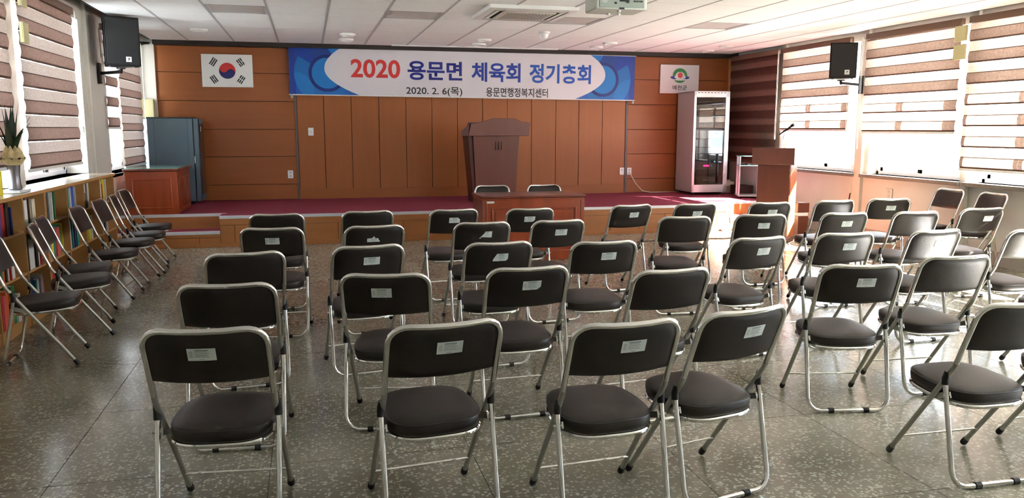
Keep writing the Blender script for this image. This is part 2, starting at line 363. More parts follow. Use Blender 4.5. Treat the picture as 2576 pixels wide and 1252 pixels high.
for a, c in ((XL, XA), (XC, XR-.01)):
    st('step_carpet', MB().box(a, c, SY+.035, YU, .195, .203), M_CARPET, smooth=False)
    st('nosing', MB().box(a, c, SY+.0, SY+.035, .165, .206), M_NOSE, bevel=.003)
    st('nosing', MB().box(a, c + (.05 if a == XL else 0), YU, YU+.035, SZ-.035, SZ+.003), M_NOSE, bevel=.003)
    st('riser', MB().box(a, c, YU+.004, YU+.03, .203, SZ-.035), M_STAGEW, smooth=False)
    st('step_rail', MB().box(a, c, SY+.002, SY+.03, .125, .165), M_STAGEW, bevel=.002)
st('nosing', MB().box(XA, XC, SY, SY+.035, SZ-.035, SZ+.003), M_NOSE, bevel=.003)
st('top_rail', MB().box(XA, XC, SY+.002, SY+.03, SZ-.115, SZ-.035), M_STAGEW, bevel=.002)
st('base_rail', MB().box(XL, XR-.01, SY-.004, SY+.03, 0, .05), M_STAGEW, bevel=.002)
sx = [XA, -.956, -.307, .342, 1.195, 2.01, 2.85, 3.50, 4.16, 4.60, 5.0, 5.42, 5.833, XC]
for a, c in zip(sx[:-1], sx[1:]):
    st('front_panel', MB().box(a+.003, c-.003, SY+.008, SY+.03, .05, SZ-.118), M_STAGEW, bevel=.002, smooth=False)
for a, c in ((XL, -1.387), (-1.387, XA), (XC, 6.5), (6.5, XR-.01)):
    st('front_panel', MB().box(a+.003, c-.003, SY+.008, SY+.03, .05, .122), M_STAGEW, bevel=.002, smooth=False)
st('joint_backing', MB().box(XA, XC, SY+.022, SY+.029, .05, SZ-.04).box(XL, XR-.01, SY+.022, SY+.029, .03, .16), M_GAP, smooth=False)

# ------------------------------------------------------------------ blinds
def blind(label, x, y0, y1, zbot, side, pitch=.235, dark=.128, md=M_BLINDD, ml=M_BLINDL, gap=.006, ztop=2.74, cord=None, rail=True, phase=0):
    if side < 0: md = M_BLD if md is M_BLINDD else md; ml = M_BLL if ml is M_BLINDL else ml
    t = thing('roller_blind', label, 'blind', (x, (y0+y1)/2, zbot)); h = (y1-y0)/2; H = ztop-zbot
    s = side
    def curved(z0, z1, bulge, m):
        g_ = MB().grid(lambda u, v: (-s*bulge*math.sin(PI*v), -h+2*h*u, z0+(z1-z0)*v), 6, 14)
        if m in (md,): g_.m = [1 if (i//6 in (0, 1, 13)) else 0 for i in range(len(g_.f))]
        return g_.build('fabric_band', [m, M_HEM] if m is md else m, t, fixn=False)
    MB().box(-.03, .03, -h, h, H-.075, H).build('cassette', M_HEAD, t, bevel=.008)
    z = .028 + phase; k = 0
    if phase: curved(.028, z, .004, ml)
    while z < H-.08:
        a = min(z+dark, H-.075); curved(z, a, .012, md); z = a
        if z >= H-.08: break
        a = min(z+pitch-dark-gap, H-.075); curved(z, a, .006, ml); z = a+gap
    if rail: MB().box(-.014, .014, -h, h, 0, .028).build('bottom_rail', M_WHITE if md is not M_BLINDK else M_HEAD, t, bevel=.004)
    if cord is not None:
        yy = -h-.03 if cord[0] < 0 else h+.03; zl = cord[1]-zbot; xo = -s*.03
        c = MB().tube([(xo, yy, H-.03), (xo, yy, zl)], .0025, 6).tube([(xo, yy+.025, H-.03), (xo, yy+.025, zl)], .0025, 6).build('pull_cord', M_CORD, t)
        MB().lathe([(.004, .05), (.011, .04), (.012, 0), (.006, -.02)], (xo, yy+.012, zl-.03), 10).build('cord_weight', M_CORD, c)
    return t
blind('two-tone brown banded blind at the left edge, behind the potted plant', -2.36, 5.85, 7.555, 1.165, -1)
blind('wide brown and beige banded blind left of the cream pier, above the bookcase', -2.36, 7.83, 9.50, 1.12, -1, cord=(1, 1.5))
blind('short banded blind with bright white gaps, below the left loudspeaker', -2.36, 10.80, 11.44, 1.487, -1, pitch=.25, dark=.12, ml=M_BLINDX, gap=0)
blind('narrow brown and beige banded blind beside the pale steel cabinet', -2.34, 11.47, 12.86, .98, -1, pitch=.225, dark=.11, gap=.003, cord=(1, 1.45))
blind('full-length brown blind, shade in its colour, in the corner behind the equipment rack', 7.24, 11.56, 13.06, .93, 1, md=M_BLINDK, ml=M_BLINDKL, gap=0, pitch=.232, dark=.15, cord=(-1, 1.38))
blind('sunlit banded blind behind the right loudspeaker', 7.24, 9.80, 11.45, 1.465, 1, cord=(-1, 1.5))
blind('wide sunlit banded blind in the middle of the right wall', 7.24, 7.86, 9.49, 1.44, 1, cord=(1, 1.28))
blind('long sunlit banded blind at the right edge of the photo', 7.24, 5.98, 7.75, 1.03, 1)
blind('long sunlit banded blind beyond the right edge, nearest the camera', 7.24, 4.0, 5.85, 1.03, 1)

# ------------------------------------------------------------------ chair
TOPY, TOPZ, BENDY, BENDZ, HWX = -.25, .812, -.135, .52, .2115
LD = math.hypot(BENDY-TOPY, TOPZ-BENDZ); DV = Vector((0, (BENDY-TOPY)/LD, (BENDZ-TOPZ)/LD)); NV = Vector((0, DV.z, -DV.y))   # NV points backwards
def bow(x): return .024*max(0, 1-(x/.2)**2)
def SP(x, v, off): return Vector((x, TOPY, TOPZ)) + DV*v + NV*off
def hw(v, rr=.078, w_=.204):
    if v >= rr: return w_
    return w_-rr+math.sqrt(max(0, rr*rr-(rr-v)**2))
def make_chair():
    t = thing('folding_chair', '', 'chair')
    # upper frame: inverted U
    pts = [(-HWX, LD-.02)] + [(-HWX, .2), (-HWX, .12)]
    for a in range(0, 91, 15): pts.append((-HWX+.075-.075*math.cos(R(a)), .075-.075*math.sin(R(a))))
    pts += [(-.07, 0), (0, 0)]
    pts += [(-x, v) for x, v in pts[::-1][1:]]
    P = [SP(x, v, bow(x)*max(0, 1-v/.1)) for x, v in pts]
    MB().tube(P, .0115, 12).build('back_frame', M_CHROME, t)
    for sx_ in (-1, 1):
        foot = Vector((sx_*.204, .229, .012)); bend = Vector((sx_*HWX, BENDY, BENDZ)); d = (foot-bend).normalized()
        a0 = SP(sx_*HWX, LD-.035, 0)
        path = [a0, SP(sx_*HWX, LD-.012, 0)*.85 + (bend+d*.012)*.15, bend*.7+d*.012*.7+SP(sx_*HWX, LD-.012, 0)*.3, bend+d*.035, bend+d*.06, foot]
        l = MB().tube(path, .0112, 12).build('front_leg', M_CHROME2, t)
        MB().tube([foot-d*.032, foot-d*.004, foot+d*.004], [.0145, .0155, .012], 12).build('foot_cap', M_RUBBER, l)
        MB().tube([(sx_*.2175, -.098, .435), (sx_*.2175, -.096, .462), (sx_*.2165, -.105, .495)], [.0148, .0145, .0125], 12).build('leg_cap', M_RUBBER, t)
        br = MB(); p0 = Vector((sx_*.2, -.112, .392)); p1 = Vector((sx_*.2, -.016, .358)); nn = Vector((0, .35, .94))
        br.add([p0+nn*.013+Vector((k, 0, 0)) for k in (-.003, .003)] + [p0-nn*.013+Vector((k, 0, 0)) for k in (-.003, .003)] + [p1+nn*.011+Vector((k, 0, 0)) for k in (-.003, .003)] + [p1-nn*.011+Vector((k, 0, 0)) for k in (-.003, .003)],
               [(0, 1, 3, 2), (4, 6, 7, 5), (0, 4, 5, 1), (2, 3, 7, 6), (0, 2, 6, 4), (1, 5, 7, 3)])
        br.tube([(sx_*.197, -.107, .39), (sx_*.236, -.107, .39)], .006, 8).tube([(sx_*.195, -.018, .36), (sx_*.222, -.018, .36)], .006, 8)
        br.build('hinge_bracket', M_CHROME2, t)
        MB().tube([(sx_*.095-.014, -.186, .0135), (sx_*.095+.014, -.186, .0135)], .0145, 12).build('base_ring', M_RUBBER, t)
    # rear leg frame, a U standing on the floor
    c0 = Vector((.2175, -.098, .44)); c1 = Vector((.2175, -.186, .0125)); q = [c0, c0.lerp(c1, .5), c0.lerp(c1, .84)]
    cc = c0.lerp(c1, .84)
    for a in (20, 40, 60, 80, 90): q.append(Vector((.2175-.07+.07*math.cos(R(a)), cc.y+(c1.y-cc.y)*math.sin(R(a)), .0125+(cc.z-.0125)*(1-math.sin(R(a))))))
    q += [Vector((.05, -.186, .0125))]; q += [Vector((-p.x, p.y, p.z)) for p in q[::-1]]
    MB().tube(q, .0112, 12).build('rear_leg_frame', M_CHROME, t)
    MB().tube([(-.204, .15, .113), (.204, .15, .113)], .0052, 8).build('stretcher', M_CHROME, t)
    # seat
    def outline(sc, z, n=44):
        o = []
        for k in range(n):
            a = 2*PI*k/n; c, s_ = math.cos(a), math.sin(a); e = 2/3.4
            x = math.copysign(abs(c)**e, c); y = math.copysign(abs(s_)**e, s_)
            wx = .188 if y < 0 else .188-.012*y
            o.append(Vector((x*wx*sc, .037+y*.197*sc, z + .018*(y*sc*.5))))
        return o
    n = 44; layers = [(.94, .362), (.985, .368), (1.0, .385), (1.0, .404), (.985, .410), (.93, .417), (.7, .424), (.35, .427)]
    sb = MB(); vv = []; ff = []
    for sc_, z in layers: vv += outline(sc_, z)
    for i in range(len(layers)-1):
        for k in range(n): ff.append((i*n+k, i*n+(k+1) % n, (i+1)*n+(k+1) % n, (i+1)*n+k))
    ff.append(tuple(range(n-1, -1, -1))); ff.append(tuple((len(layers)-1)*n+k for k in range(n)))
    seat = sb.add(vv, ff).build('seat', M_VINYL, t, ang=60)
    MB().tube(outline(.992, .4085), .0026, 6, closed=True).build('piping', M_PIPE, seat)
    MB().tube(outline(.965, .353), .0105, 10, closed=True).build('seat_rim', M_CHROME, t)
    # backrest pad
    pb = MB(); V0, V1 = .006, .222
    def surf(sg):
        def fn(u, q_):
            s_ = -1+2*u; v = V0+(V1-V0)*q_; x = s_*hw(v); tt = 2*q_-1
            pf = (1-abs(s_)**10)*(1-abs(tt)**12)
            return tuple(SP(x, v, bow(x)+sg*.0125*(.2+.8*pf) - .001))
        return fn
    pb.grid(surf(1), 24, 16).grid(surf(-1), 24, 16)
    N_ = 25*17; rim = [i for i in range(25)] + [j*25+24 for j in range(1, 17)] + [16*25+i for i in range(23, -1, -1)] + [j*25 for j in range(15, 0, -1)]
    pb.f += [(rim[i], rim[(i+1) % len(rim)], N_+rim[(i+1) % len(rim)], N_+rim[i]) for i in range(len(rim))]; pb.m += [0]*len(rim)
    pb.build('backrest', M_VINYL, t, ang=50)
    return t
def label_mesh(kind, cx):
    W, H = .0485, .0255
    sh = {'full': [(-W, -H), (W, -H), (W, H), (-W, H)],
          'corner': [(-W, -H), (W*.6, -H), (W, -H*.4), (W, H), (-W, H)],
          'cornertop': [(-W, -H), (W, -H), (W, H*.2), (W*.55, H), (-W, H)],
          'torn': [(-W, -H), (W*.95, -H), (W*.55, H*.25), (W*.3, 0), (0, H*.8), (-W*.3, H*.2), (-W, H*.1)],
          'slant': [(-W*1.0, -H*1.2), (-W*.8, -H*1.25), (-W*.62, -H*.75), (W, -H), (W, H), (-W*.1, H), (-W*.15, H*.6)],
          'slant2': [(-W, -H), (W*.75, -H), (W, -H*.5), (W, H), (-W*.5, H), (-W*.95, -H*.5)],
          'notch': [(-W, -H), (W*.7, -H), (W*.8, -H*.3), (W*.5, -H*.05), (W*.75, H*.15), (W, H), (-W, H)]}[kind]
    # subdivide along x so that it follows the curved backrest
    xs = [-W+2*W*i/8 for i in range(9)]; pts = []
    for (x0, y0), (x1, y1) in zip(sh, sh[1:]+sh[:1]):
        pts.append((x0, y0)); inner = sorted([x for x in xs if min(x0, x1)+1e-5 < x < max(x0, x1)-1e-5], reverse=x1 < x0)
        for x in inner: f = (x-x0)/(x1-x0); pts.append((x, y0+(y1-y0)*f))
    n = len(pts); q = lambda x, y, o: SP(cx+x, .087-y, bow(cx+x)+.0118+o)
    b_ = MB().add([q(x, y, .0012) for x, y in pts] + [q(x, y, 0) for x, y in pts], [tuple(range(n)), tuple(range(2*n-1, n-1, -1))] + [(i, (i+1) % n, n+(i+1) % n, n+i) for i in range(n)])
    return b_.mesh('paper_label', M_PAPER, smooth=False), q
def print_mesh(kind, q):
    b_ = MB(); rows = [(.019, -.022, .024, .0022)] + [(.012-.007*k, -.043, -.03, .001) for k in range(4)] + [(.012-.007*k, -.022, .02+.006*(k % 2), .001) for k in range(4)] + [(-.0205, -.01, .008, .001)]
    if kind in ('torn',): rows = rows[-3:]
    for y, x0, x1, h in rows:
        if kind in ('slant', 'slant2') and x0 < -.02: x0 = -.012; x1 = max(x1, .01)
        for i in range(4):
            a, c = x0+(x1-x0)*i/4, x0+(x1-x0)*(i+1)/4
            b_.add([q(a, y-h, .0018), q(c, y-h, .0018), q(c, y+h, .0018), q(a, y+h, .0018)], [(0, 1, 2, 3)])
    return b_.mesh('printed_lines', M_INK, smooth=False)
ROWN = {'A': 'row nearest camera', 'B': 'second row from camera', 'C': 'middle row', 'D': 'second row from stage', 'E': 'row nearest stage'}
ORD = ['leftmost', 'second from left', 'third from left', 'fourth from left', 'fifth from left', 'sixth from left', 'seventh from left', 'eighth from left', 'rightmost']
KD = {'full': 'white paper label', 'corner': 'label missing its lower corner', 'cornertop': 'label missing its upper corner', 'torn': 'jagged scrap of torn label', 'slant': 'label torn diagonally', 'slant2': 'slant-cut paper label', 'notch': 'label with a notched edge', None: 'no label'}
# x, y, rotation, label kind, label x offset
CH = {
'A': [(-.3503, 3.1557, -.1138, 'full', -.01), (.4314, 3.0393, .112, 'full', .01), (1.0875, 2.8967, .0544, 'full', .02), (1.5707, 2.9727, .2175, 'full', .04), (2.7884, 2.8217, -.0219, 'full', .055), (3.47, 2.88, -.02, 'full', .02)],
'B': [(-.36, 3.994, -.0878, None, 0), (.3805, 4.0732, -.1943, 'full', -.018), (1.0439, 4.0925, .0358, 'corner', .015), (1.7099, 3.8644, .0985, None, 0), (2.787, 3.7488, -.2062, 'full', .022), (3.456, 3.8856, -.0623, None, 0), (4.56, 3.95, .0, 'full', 0)],
'C': [(-.3961, 4.9336, .12, None, 0), (.2946, 5.0465, .1324, 'full', .014), (1.1, 4.999, .0533, 'slant2', .005), (1.7607, 4.8857, -.0144, 'full', .025), (2.7609, 4.824, .1167, 'full', .032), (3.4833, 4.8811, -.0412, 'full', .025), (4.1788, 4.8764, .0396, 'notch', .03), (4.9, 4.75, -.03, None, 0)],
'D': [(-.2513, 6.0748, -.09, 'full', .003), (.4102, 6.0356, .12, 'torn', -.01), (1.2218, 6.0628, .0468, 'slant', .022), (1.8089, 6.0605, .0719, 'full', .018), (2.9057, 6.0652, -.1075, None, 0), (3.5944, 6.0661, -.1671, 'full', .022), (4.3161, 6.0247, -.0426, 'full', .018), (4.9676, 5.9595, -.0592, None, 0), (5.7626, 6.0835, -.0541, 'full', .05)],
'E': [(-.2639, 7.0277, -.0404, None, 0), (.4388, 7.0886, .1, None, 0), (1.1675, 7.0583, .12, 'cornertop', 0), (1.8462, 6.9879, .0519, 'corner', -.01), (2.8065, 7.09, .1762, 'full', .022), (3.4633, 7.0631, .0444, 'corner', .014), (4.2355, 7.0178, -.04, 'full', .018), (4.9564, 7.0507, -.0189, None, 0), (5.6659, 7.0969, -.2138, 'full', .01)],
}
proto = make_chair(); first = True; lab_cache = {}
def put_chair(x, y, rz, label, group, kind=None, off=0):
    global first
    t = proto if first else copy_tree(proto0)
    first = False
    t.location = (x, y, 0); t.rotation_euler = (0, 0, rz); tag(t, label, 'chair', group)
    if kind:
        key = (kind, off)
        if key not in lab_cache:
            me, q = label_mesh(kind, off); lab_cache[key] = (me, print_mesh(kind, q))
        o = link('paper_label', lab_cache[key][0], t); link('printed_lines', lab_cache[key][1], o)
    return t
proto0 = proto
# keep an unlabelled prototype: the first placed chair has no paper label
order = [('B', 0)] + [(r_, i) for r_ in 'ABCDE' for i in range(len(CH[r_])) if (r_, i) != ('B', 0)]
for r_, i in order:
    x, y, a, kd, off = CH[r_][i]; nrow = len(CH[r_])
    pos = 'rightmost' if i == nrow-1 else ORD[i]
    put_chair(x, y, a, 'brown folding chair with %s, %s, %s' % (KD[kd], pos, ROWN[r_]), 'folding chairs facing the stage', kd, off)
LW = [(-1.7264, 5.70, -1.4849), (-1.695, 6.42, -1.37), (-1.80, 6.94, -1.465), (-1.7643, 7.7656, -1.59), (-1.7531, 8.4913, -1.62), (-1.7324, 9.0391, -1.489), (-1.79, 9.7948, -1.603)]
for i, (x, y, a) in enumerate(LW):
    put_chair(x, y, a, 'brown folding chair facing right along the bookcase, %s' % ['nearest the camera', 'second from the camera, partly hiding another', 'third from the camera, mostly hidden', 'fourth from the camera', 'fifth from the camera', 'second from the stage', 'nearest the stage'][i], 'folding chairs along the bookcase')
put_chair(6.93, 7.78, 1.563, 'brown folding chair against the right wall below the window gap, nearer the stage', 'folding chairs against the right wall')
put_chair(6.93, 7.19, 1.4583, 'brown folding chair against the right wall under the rightmost sill', 'folding chairs against the right wall')
put_chair(2.14, 9.33, R(178), 'folding chair behind the front table, left one, only its top showing', 'folding chairs behind the front table')
put_chair(2.80, 9.30, R(181), 'folding chair behind the front table, right one, only its top showing', 'folding chairs behind the front table')

# ------------------------------------------------------------------ front table
t = thing('front_table', 'cherry wood panelled table on the floor before the stage', 'table', (2.47, 9.1, 0))
TX, TYf, TYb, TH = .60, -.30, .28, .748
MB().box(-TX-.015, TX+.015, TYf-.015, TYb, TH-.03, TH).build('tabletop', M_DESKD, t, bevel=.008)
MB().box(-TX-.004, TX+.004, TYf-.006, TYb-.01, TH-.048, TH-.03).build('moulding', M_DESK, t, bevel=.005)
MB().box(-TX, -TX+.03, TYf+.02, TYb-.03, 0, TH-.048).build('side_panel', M_DESKD, t, bevel=.003)
MB().box(TX-.03, TX, TYf+.02, TYb-.03, 0, TH-.048).build('side_panel', M_DESKD, t, bevel=.003)
MB().box(-TX, TX, TYf, TYf+.02, 0, TH-.048).build('front_board', M_DESK, t, bevel=.002)
def rframe(b_, x0, x1, z0, z1, y, tk, d):
    b_.box(x0, x1, y-d, y, z0, z0+tk).box(x0, x1, y-d, y, z1-tk, z1).box(x0, x0+tk, y-d, y, z0, z1).box(x1-tk, x1, y-d, y, z0, z1); return b_
for a, c in ((-TX+.10, -.015), (.015, TX-.10)):
    rframe(MB(), a, c, .1, .615, TYf, .016, .012).build('panel_frame', M_DESK, t, bevel=.005)
    MB().box(a+.045, c-.045, TYf-.008, TYf, .145, .57).build('raised_panel', M_DESK, t, bevel=.006)
for x in (-TX+.035, TX-.045): MB().box(x, x+.012, TYf-.006, TYf, .02, TH-.06).build('edge_moulding', M_DESKD, t, bevel=.003)
MB().box(-TX+.035, -TX+.13, TYf-.0025, TYf, .668, .69).build('name_tag', M_PAPER, t)

# ------------------------------------------------------------------ podium on the stage
t = thing('podium', 'large dark mahogany speaker podium on the stage behind the front table', 'podium', (2.73, 11.9, SZ+.002))
hx = .355; bx = .30
b_ = MB()
# body: tapering, front slightly leaning
v = [(-bx, 0, 0), (bx, 0, 0), (bx, .42, 0), (-bx, .42, 0), (-hx-.0, -.06, 1.0), (hx, -.06, 1.0), (hx, .46, 1.0), (-hx, .46, 1.0)]
b_.add(v, [(0, 3, 2, 1), (4, 5, 6, 7), (0, 1, 5, 4), (1, 2, 6, 5), (2, 3, 7, 6), (3, 0, 4, 7)]); b_.build('body', M_POD, t, bevel=.006)
b_ = MB(); v = [(-bx-.045, .01, 0), (-bx-.005, .01, 0), (-bx-.005, .40, 0), (-bx-.045, .40, 0), (-hx-.07, -.02, 1.0), (-hx-.005, -.02, 1.0), (-hx-.005, .44, 1.0), (-hx-.07, .44, 1.0)]
b_.add(v, [(0, 3, 2, 1), (4, 5, 6, 7), (0, 1, 5, 4), (1, 2, 6, 5), (2, 3, 7, 6), (3, 0, 4, 7)])
b_.build('side_wing', wood('very dark mahogany', (74, 34, 26), .4, .1), t, bevel=.004)
# header: ogee board
top = [(-.44, .995), (.48, .995), (.505, 1.17), (.50, 1.185), (.44, 1.19), (.36, 1.21), (.30, 1.24), (.25, 1.253), (-.06, 1.253), (-.12, 1.24), (-.20, 1.21), (-.32, 1.188), (-.40, 1.18)]
MB().prism(top, lambda u, q_, w_: (u, w_ + -.12*(q_-.995)*0, q_), -.13, -.07).build('header_board', M_POD, t, bevel=.006)
MB().add([(-.44, -.10, .995), (-.52, .02, 1.0), (-.52, .42, 1.0), (-.44, .42, 1.0), (-.42, -.10, 1.175), (-.52, .02, 1.06), (-.52, .42, 1.0), (-.42, .42, 1.0), (-.53, .05, 1.10), (-.42, .3, 1.16)], [(0, 1, 5, 4)]).build('header_side', M_POD, t)
MB().prism([(-.07, .995), (.5, .995), (.5, 1.02), (.35, 1.05), (-.07, 1.2)], lambda u, q_, w_: (w_, u, q_), -.43, .49).build('reading_top', M_POD, t, bevel=.004)
for k in range(3): MB().box(-.015+.043*k, -.009+.043*k, -.064, -.03, .785, .915).xf(Matrix.Identity(4)).build('groove', M_GAP, t, bevel=.003)

# ------------------------------------------------------------------ lectern on the floor at right
BE = R(48)
t = thing('lectern', 'reddish brown floor lectern with gooseneck microphone near the right windows', 'lectern', (6.15, 9.44, 0), -BE)
# local: front face along -x from the corner, normal -y ; side face along +y
W_, D_ = .43, .34
MB().box(-W_, 0, 0, D_, .06, 1.03).build('body', M_LECT, t, bevel=.004)
MB().box(.0, .006, .02, D_-.02, .06, 1.03).build('sunlit_side_face', M_LECTS, t, bevel=.002)
MB().box(-W_-.02, .02, -.02, D_+.02, 0, .06).build('plinth', M_LECT, t, bevel=.006)
prof = [(-.05, 1.035), (D_+.12, 1.035), (D_+.14, 1.06), (D_+.08, 1.10), (.22, 1.125), (.12, 1.18), (.02, 1.245), (-.015, 1.25)]
MB().prism(prof, lambda u, q_, w_: (w_, u, q_), -W_-.06, .06).build('desk_top', M_POD, t, bevel=.004)
MB().box(-W_-.065, .065, -.062, -.045, 1.03, 1.25).build('front_board', M_POD, t, bevel=.004)
mic = MB().tube([(-.16, .12, 1.13), (-.155, .12, 1.30), (-.14, .11, 1.40), (-.10, .10, 1.48), (-.03, .09, 1.53)], .006, 8).build('gooseneck', M_CHROME, t)
MB().tube([(-.20, .12, 1.42), (-.14, .11, 1.465), (-.08, .1, 1.50), (-.04, .09, 1.535)], [.006, .012, .015, .012], 10).tube([(-.04, .09, 1.535), (-.005, .085, 1.555)], [.019, .021], 12).build('microphone', M_BLACKM, t)

# ------------------------------------------------------------------ desk at left on stage
t = thing('side_desk', 'red cherry desk with a green glass top at the left end of the stage', 'desk', (-1.98, 11.78, SZ+.002))
hx, y0, y1, H = .31, -.60, .55, .60
MB().box(-hx, hx, y0, y1, 0, H-.045).build('carcass', M_DESK, t, bevel=.004)
MB().box(-hx-.025, hx+.035, y0-.03, y1+.02, H-.045, H-.012).build('desk_top', M_DESKD, t, bevel=.012)
MB().box(-hx-.01, hx+.02, y0-.015, y1+.01, H-.012, H-.004).build('glass_top', M_GTOP, t, bevel=.002)
rframe(MB(), -hx+.07, hx-.07, .075, .465, y0, .02, .012).build('panel_frame', M_DESK, t, bevel=.006)
MB().box(-hx+.09, hx-.09, y0-.004, y0, .095, .445).build('recessed_panel', M_DESK, t)
for a in (y0+.1, y0+.62):
    b_ = MB(); b_.box(hx, hx+.01, a, a+.42, .06, .075).box(hx, hx+.01, a, a+.42, .45, .465).box(hx, hx+.01, a, a+.015, .06, .465).box(hx, hx+.01, a+.405, a+.42, .06, .465); b_.build('side_panel_frame', M_DESK, t, bevel=.003)
MB().tube([(-hx-.03, y0+.1, .53), (-hx-.03, y0+.1, .40)], .006, 8).box(-hx-.045, -hx, y0+.09, y0+.11, .41, .43).build('latch', M_CHROME2, t)

# ------------------------------------------------------------------ cabinets at left
t = thing('steel_cabinet', 'tall blue grey steel cabinet with its door ajar, left of the orange wall', 'cabinet', (-1.9, 12.85, SZ+.002))
x0, x1, y0, y1 = -.34, .30, -.27, .25
MB().box(x0+.02, x1-.06, y0+.02, y1-.02, 0, .045).build('plinth', M_BLACKM, t)
MB().box(x0, x1-.03, y0, y1, .045, 1.245).build('carcass', M_STEEL, t, bevel=.006)
MB().box(x0-.005, x1-.02, y0-.006, y1, 1.245, 1.262).build('top_plate', M_STEELD, t, bevel=.004)
MB().box(x1-.028, x1-.018, y0+.01, y1, .06, 1.24).build('door_gap', M_BLACKM, t)
dr = MB().box(x1-.015, x1+.06, y0, y0+.02, .045, 1.245).box(x1+.045, x1+.06, y0, y1-.02, .045, 1.245).build('door', M_STEEL, t, bevel=.004)
MB().box(x1+.06, x1+.066, y0+.03, y1-.05, .14, 1.17).build('door_panel', mat('brown door panel', (84, 52, 34), .5), dr)
MB().box(x1+.066, x1+.072, y0+.10, y0+.13, 1.06, 1.13).build('door_label', M_PAPER, dr)
MB().tube([(x1-.016, y0-.012, .60), (x1-.016, y0-.012, .70)], .008, 8).build('handle', M_CHROME2, dr)
for x in (x0+.09, x1-.10): MB().box(x, x+.004, y0-.002, y0, .06, 1.24).build('pressed_seam', M_STEELD, t)
t = thing('pale_cabinet', 'pale steel cabinet squeezed between the window blind and the blue grey cabinet', 'cabinet', (-2.27, 13.02, SZ+.002))
MB().box(-.10, .02, -.08, .1, .0, 1.24).build('carcass', M_PALEST, t, bevel=.008)
MB().box(-.08, .0, -.085, -.08, .2, 1.1).build('door', M_PALEST, t, bevel=.003)
tag(MB().box(-2.375, -2.205, 13.03, 13.105, 1.645, 1.93).build('wall_box', mat('aged cream plastic', (176, 166, 122), .5), bevel=.01), 'cream box fixed high on the white strip in the left corner', 'box')
tag(MB().tube([(-2.36, 13.07, 1.64), (-2.36, 13.07, 1.56), (-2.22, 13.07, 1.56), (-2.2, 13.07, 1.6)], .012, 8).box(-2.40, -2.30, 13.04, 13.1, 1.555, 1.575).build('wall_bracket', M_DARKTRIM), 'small dark bracket under the cream box in the left corner', 'bracket')
tag(MB().prism([(-2.40, 2.66), (-2.18, 2.74), (-2.40, 2.75)], lambda u, q_, w_: (u, w_, q_), 12.95, 12.99).tube([(-2.4, 12.97, 2.7), (-2.2, 12.97, 2.72)], .008, 6).build('corner_bracket', M_BLACKM), 'black triangular bracket near the ceiling behind the left loudspeaker', 'bracket')

# ------------------------------------------------------------------ equipment rack at right
t = thing('equipment_rack', 'tall beige grey equipment rack with a glass door on the stage', 'rack', (6.2, 12.36, SZ+.002), R(-3))
W_, D_, z0, z1 = .635, .70, .045, 1.72
MB().box(0, W_, .03, D_, z0, z0+.03).box(0, W_, .03, D_, z1-.03, z1).box(0, .02, .03, D_, z0, z1).box(W_-.02, W_, .03, D_, z0, z1).box(0, W_, D_-.02, D_, z0, z1).build('case', M_RACK, t, bevel=.004)
dr = MB().box(0, W_, 0, .028, z0, z0+.13).box(0, W_, 0, .028, z1-.10, z1).box(0, .045, 0, .028, z0, z1).box(W_-.075, W_, 0, .028, z0, z1).build('door', M_SILVER, t, bevel=.004)
MB().box(.045, W_-.075, .012, .016, z0+.13, z1-.10).build('door_glass', M_GLASSD, dr)
b_ = MB()
for k in range(9): b_.box(.06+.058*k, .095+.058*k, -.001, .002, z1-.03, z1-.02)
b_.build('vent_slot', M_GAP, dr)
for x, y in ((.06, .06), (W_-.08, .06), (.06, D_-.08), (W_-.08, D_-.08)): MB().lathe([(.022, 0), (.022, .02), (.01, .02), (.01, .046)], (x, y, 0), 12).build('foot', M_BLACKM, t)
def unit(name, z, h, m, **k): return MB().box(.05, W_-.085, .06, .42, z, z+h).build(name, m, t, bevel=.004)
for z in (1.545, 1.46, 1.375):
    MB().box(.05, W_-.085, .09, .35, z, z+.008).build('shelf', M_BLACKM, t)
u = unit('mixer', 1.12, .20, M_GREYEQ)
b_ = MB()
for r_ in range(4):
    for c in range(12): b_.box(.065+.026*c, .08+.026*c, .055, .06, 1.14+.045*r_, 1.165+.045*r_)
b_.build('mixer_button', M_SILVER, u)
MB().box(.40, .48, .055, .06, 1.27, 1.30).box(.41, .47, .055, .06, 1.22, 1.235).box(.42, .45, .055, .06, 1.15, 1.185).build('display', M_BLK, u)
u = unit('selector', .945, .165, M_GREYEQ); MB().box(.43, .455, .055, .06, 1.01, 1.04).build('knob', M_BLK, u)
u = unit('tuner', .80, .135, M_NAVY); MB().box(.06, .12, .055, .06, .81, .92).build('faceplate', M_GREYEQ, u)
u = unit('disc_player', .70, .09, M_NAVY); MB().box(.2, .42, .055, .06, .715, .75).build('disc_tray', M_STEELD, u)
u = unit('amplifier', .585, .10, M_STEELD); MB().box(.1, .3, .055, .06, .6, .65).build('faceplate', M_NAVY, u)
u = unit('amplifier', .42, .15, M_STEELD)
MB().box(.23, .33, .054, .06, .475, .50).build('red_display', mat('lit red display', (230, 20, 70), .4, emit=((255, 20, 70), 3)), u)
MB().lathe([(.004, 0), (.004, .004)], (.37, .058, .49), 8).build('indicator', mat('lit green dot', (140, 255, 160), .4, emit=((140, 255, 160), 2)), u)
for z in (.32, .20):
    u = unit('drawer', z, .10, M_BLACK); MB().box(.22, .32, .05, .06, z+.045, z+.06).build('handle', M_CHROME, u)

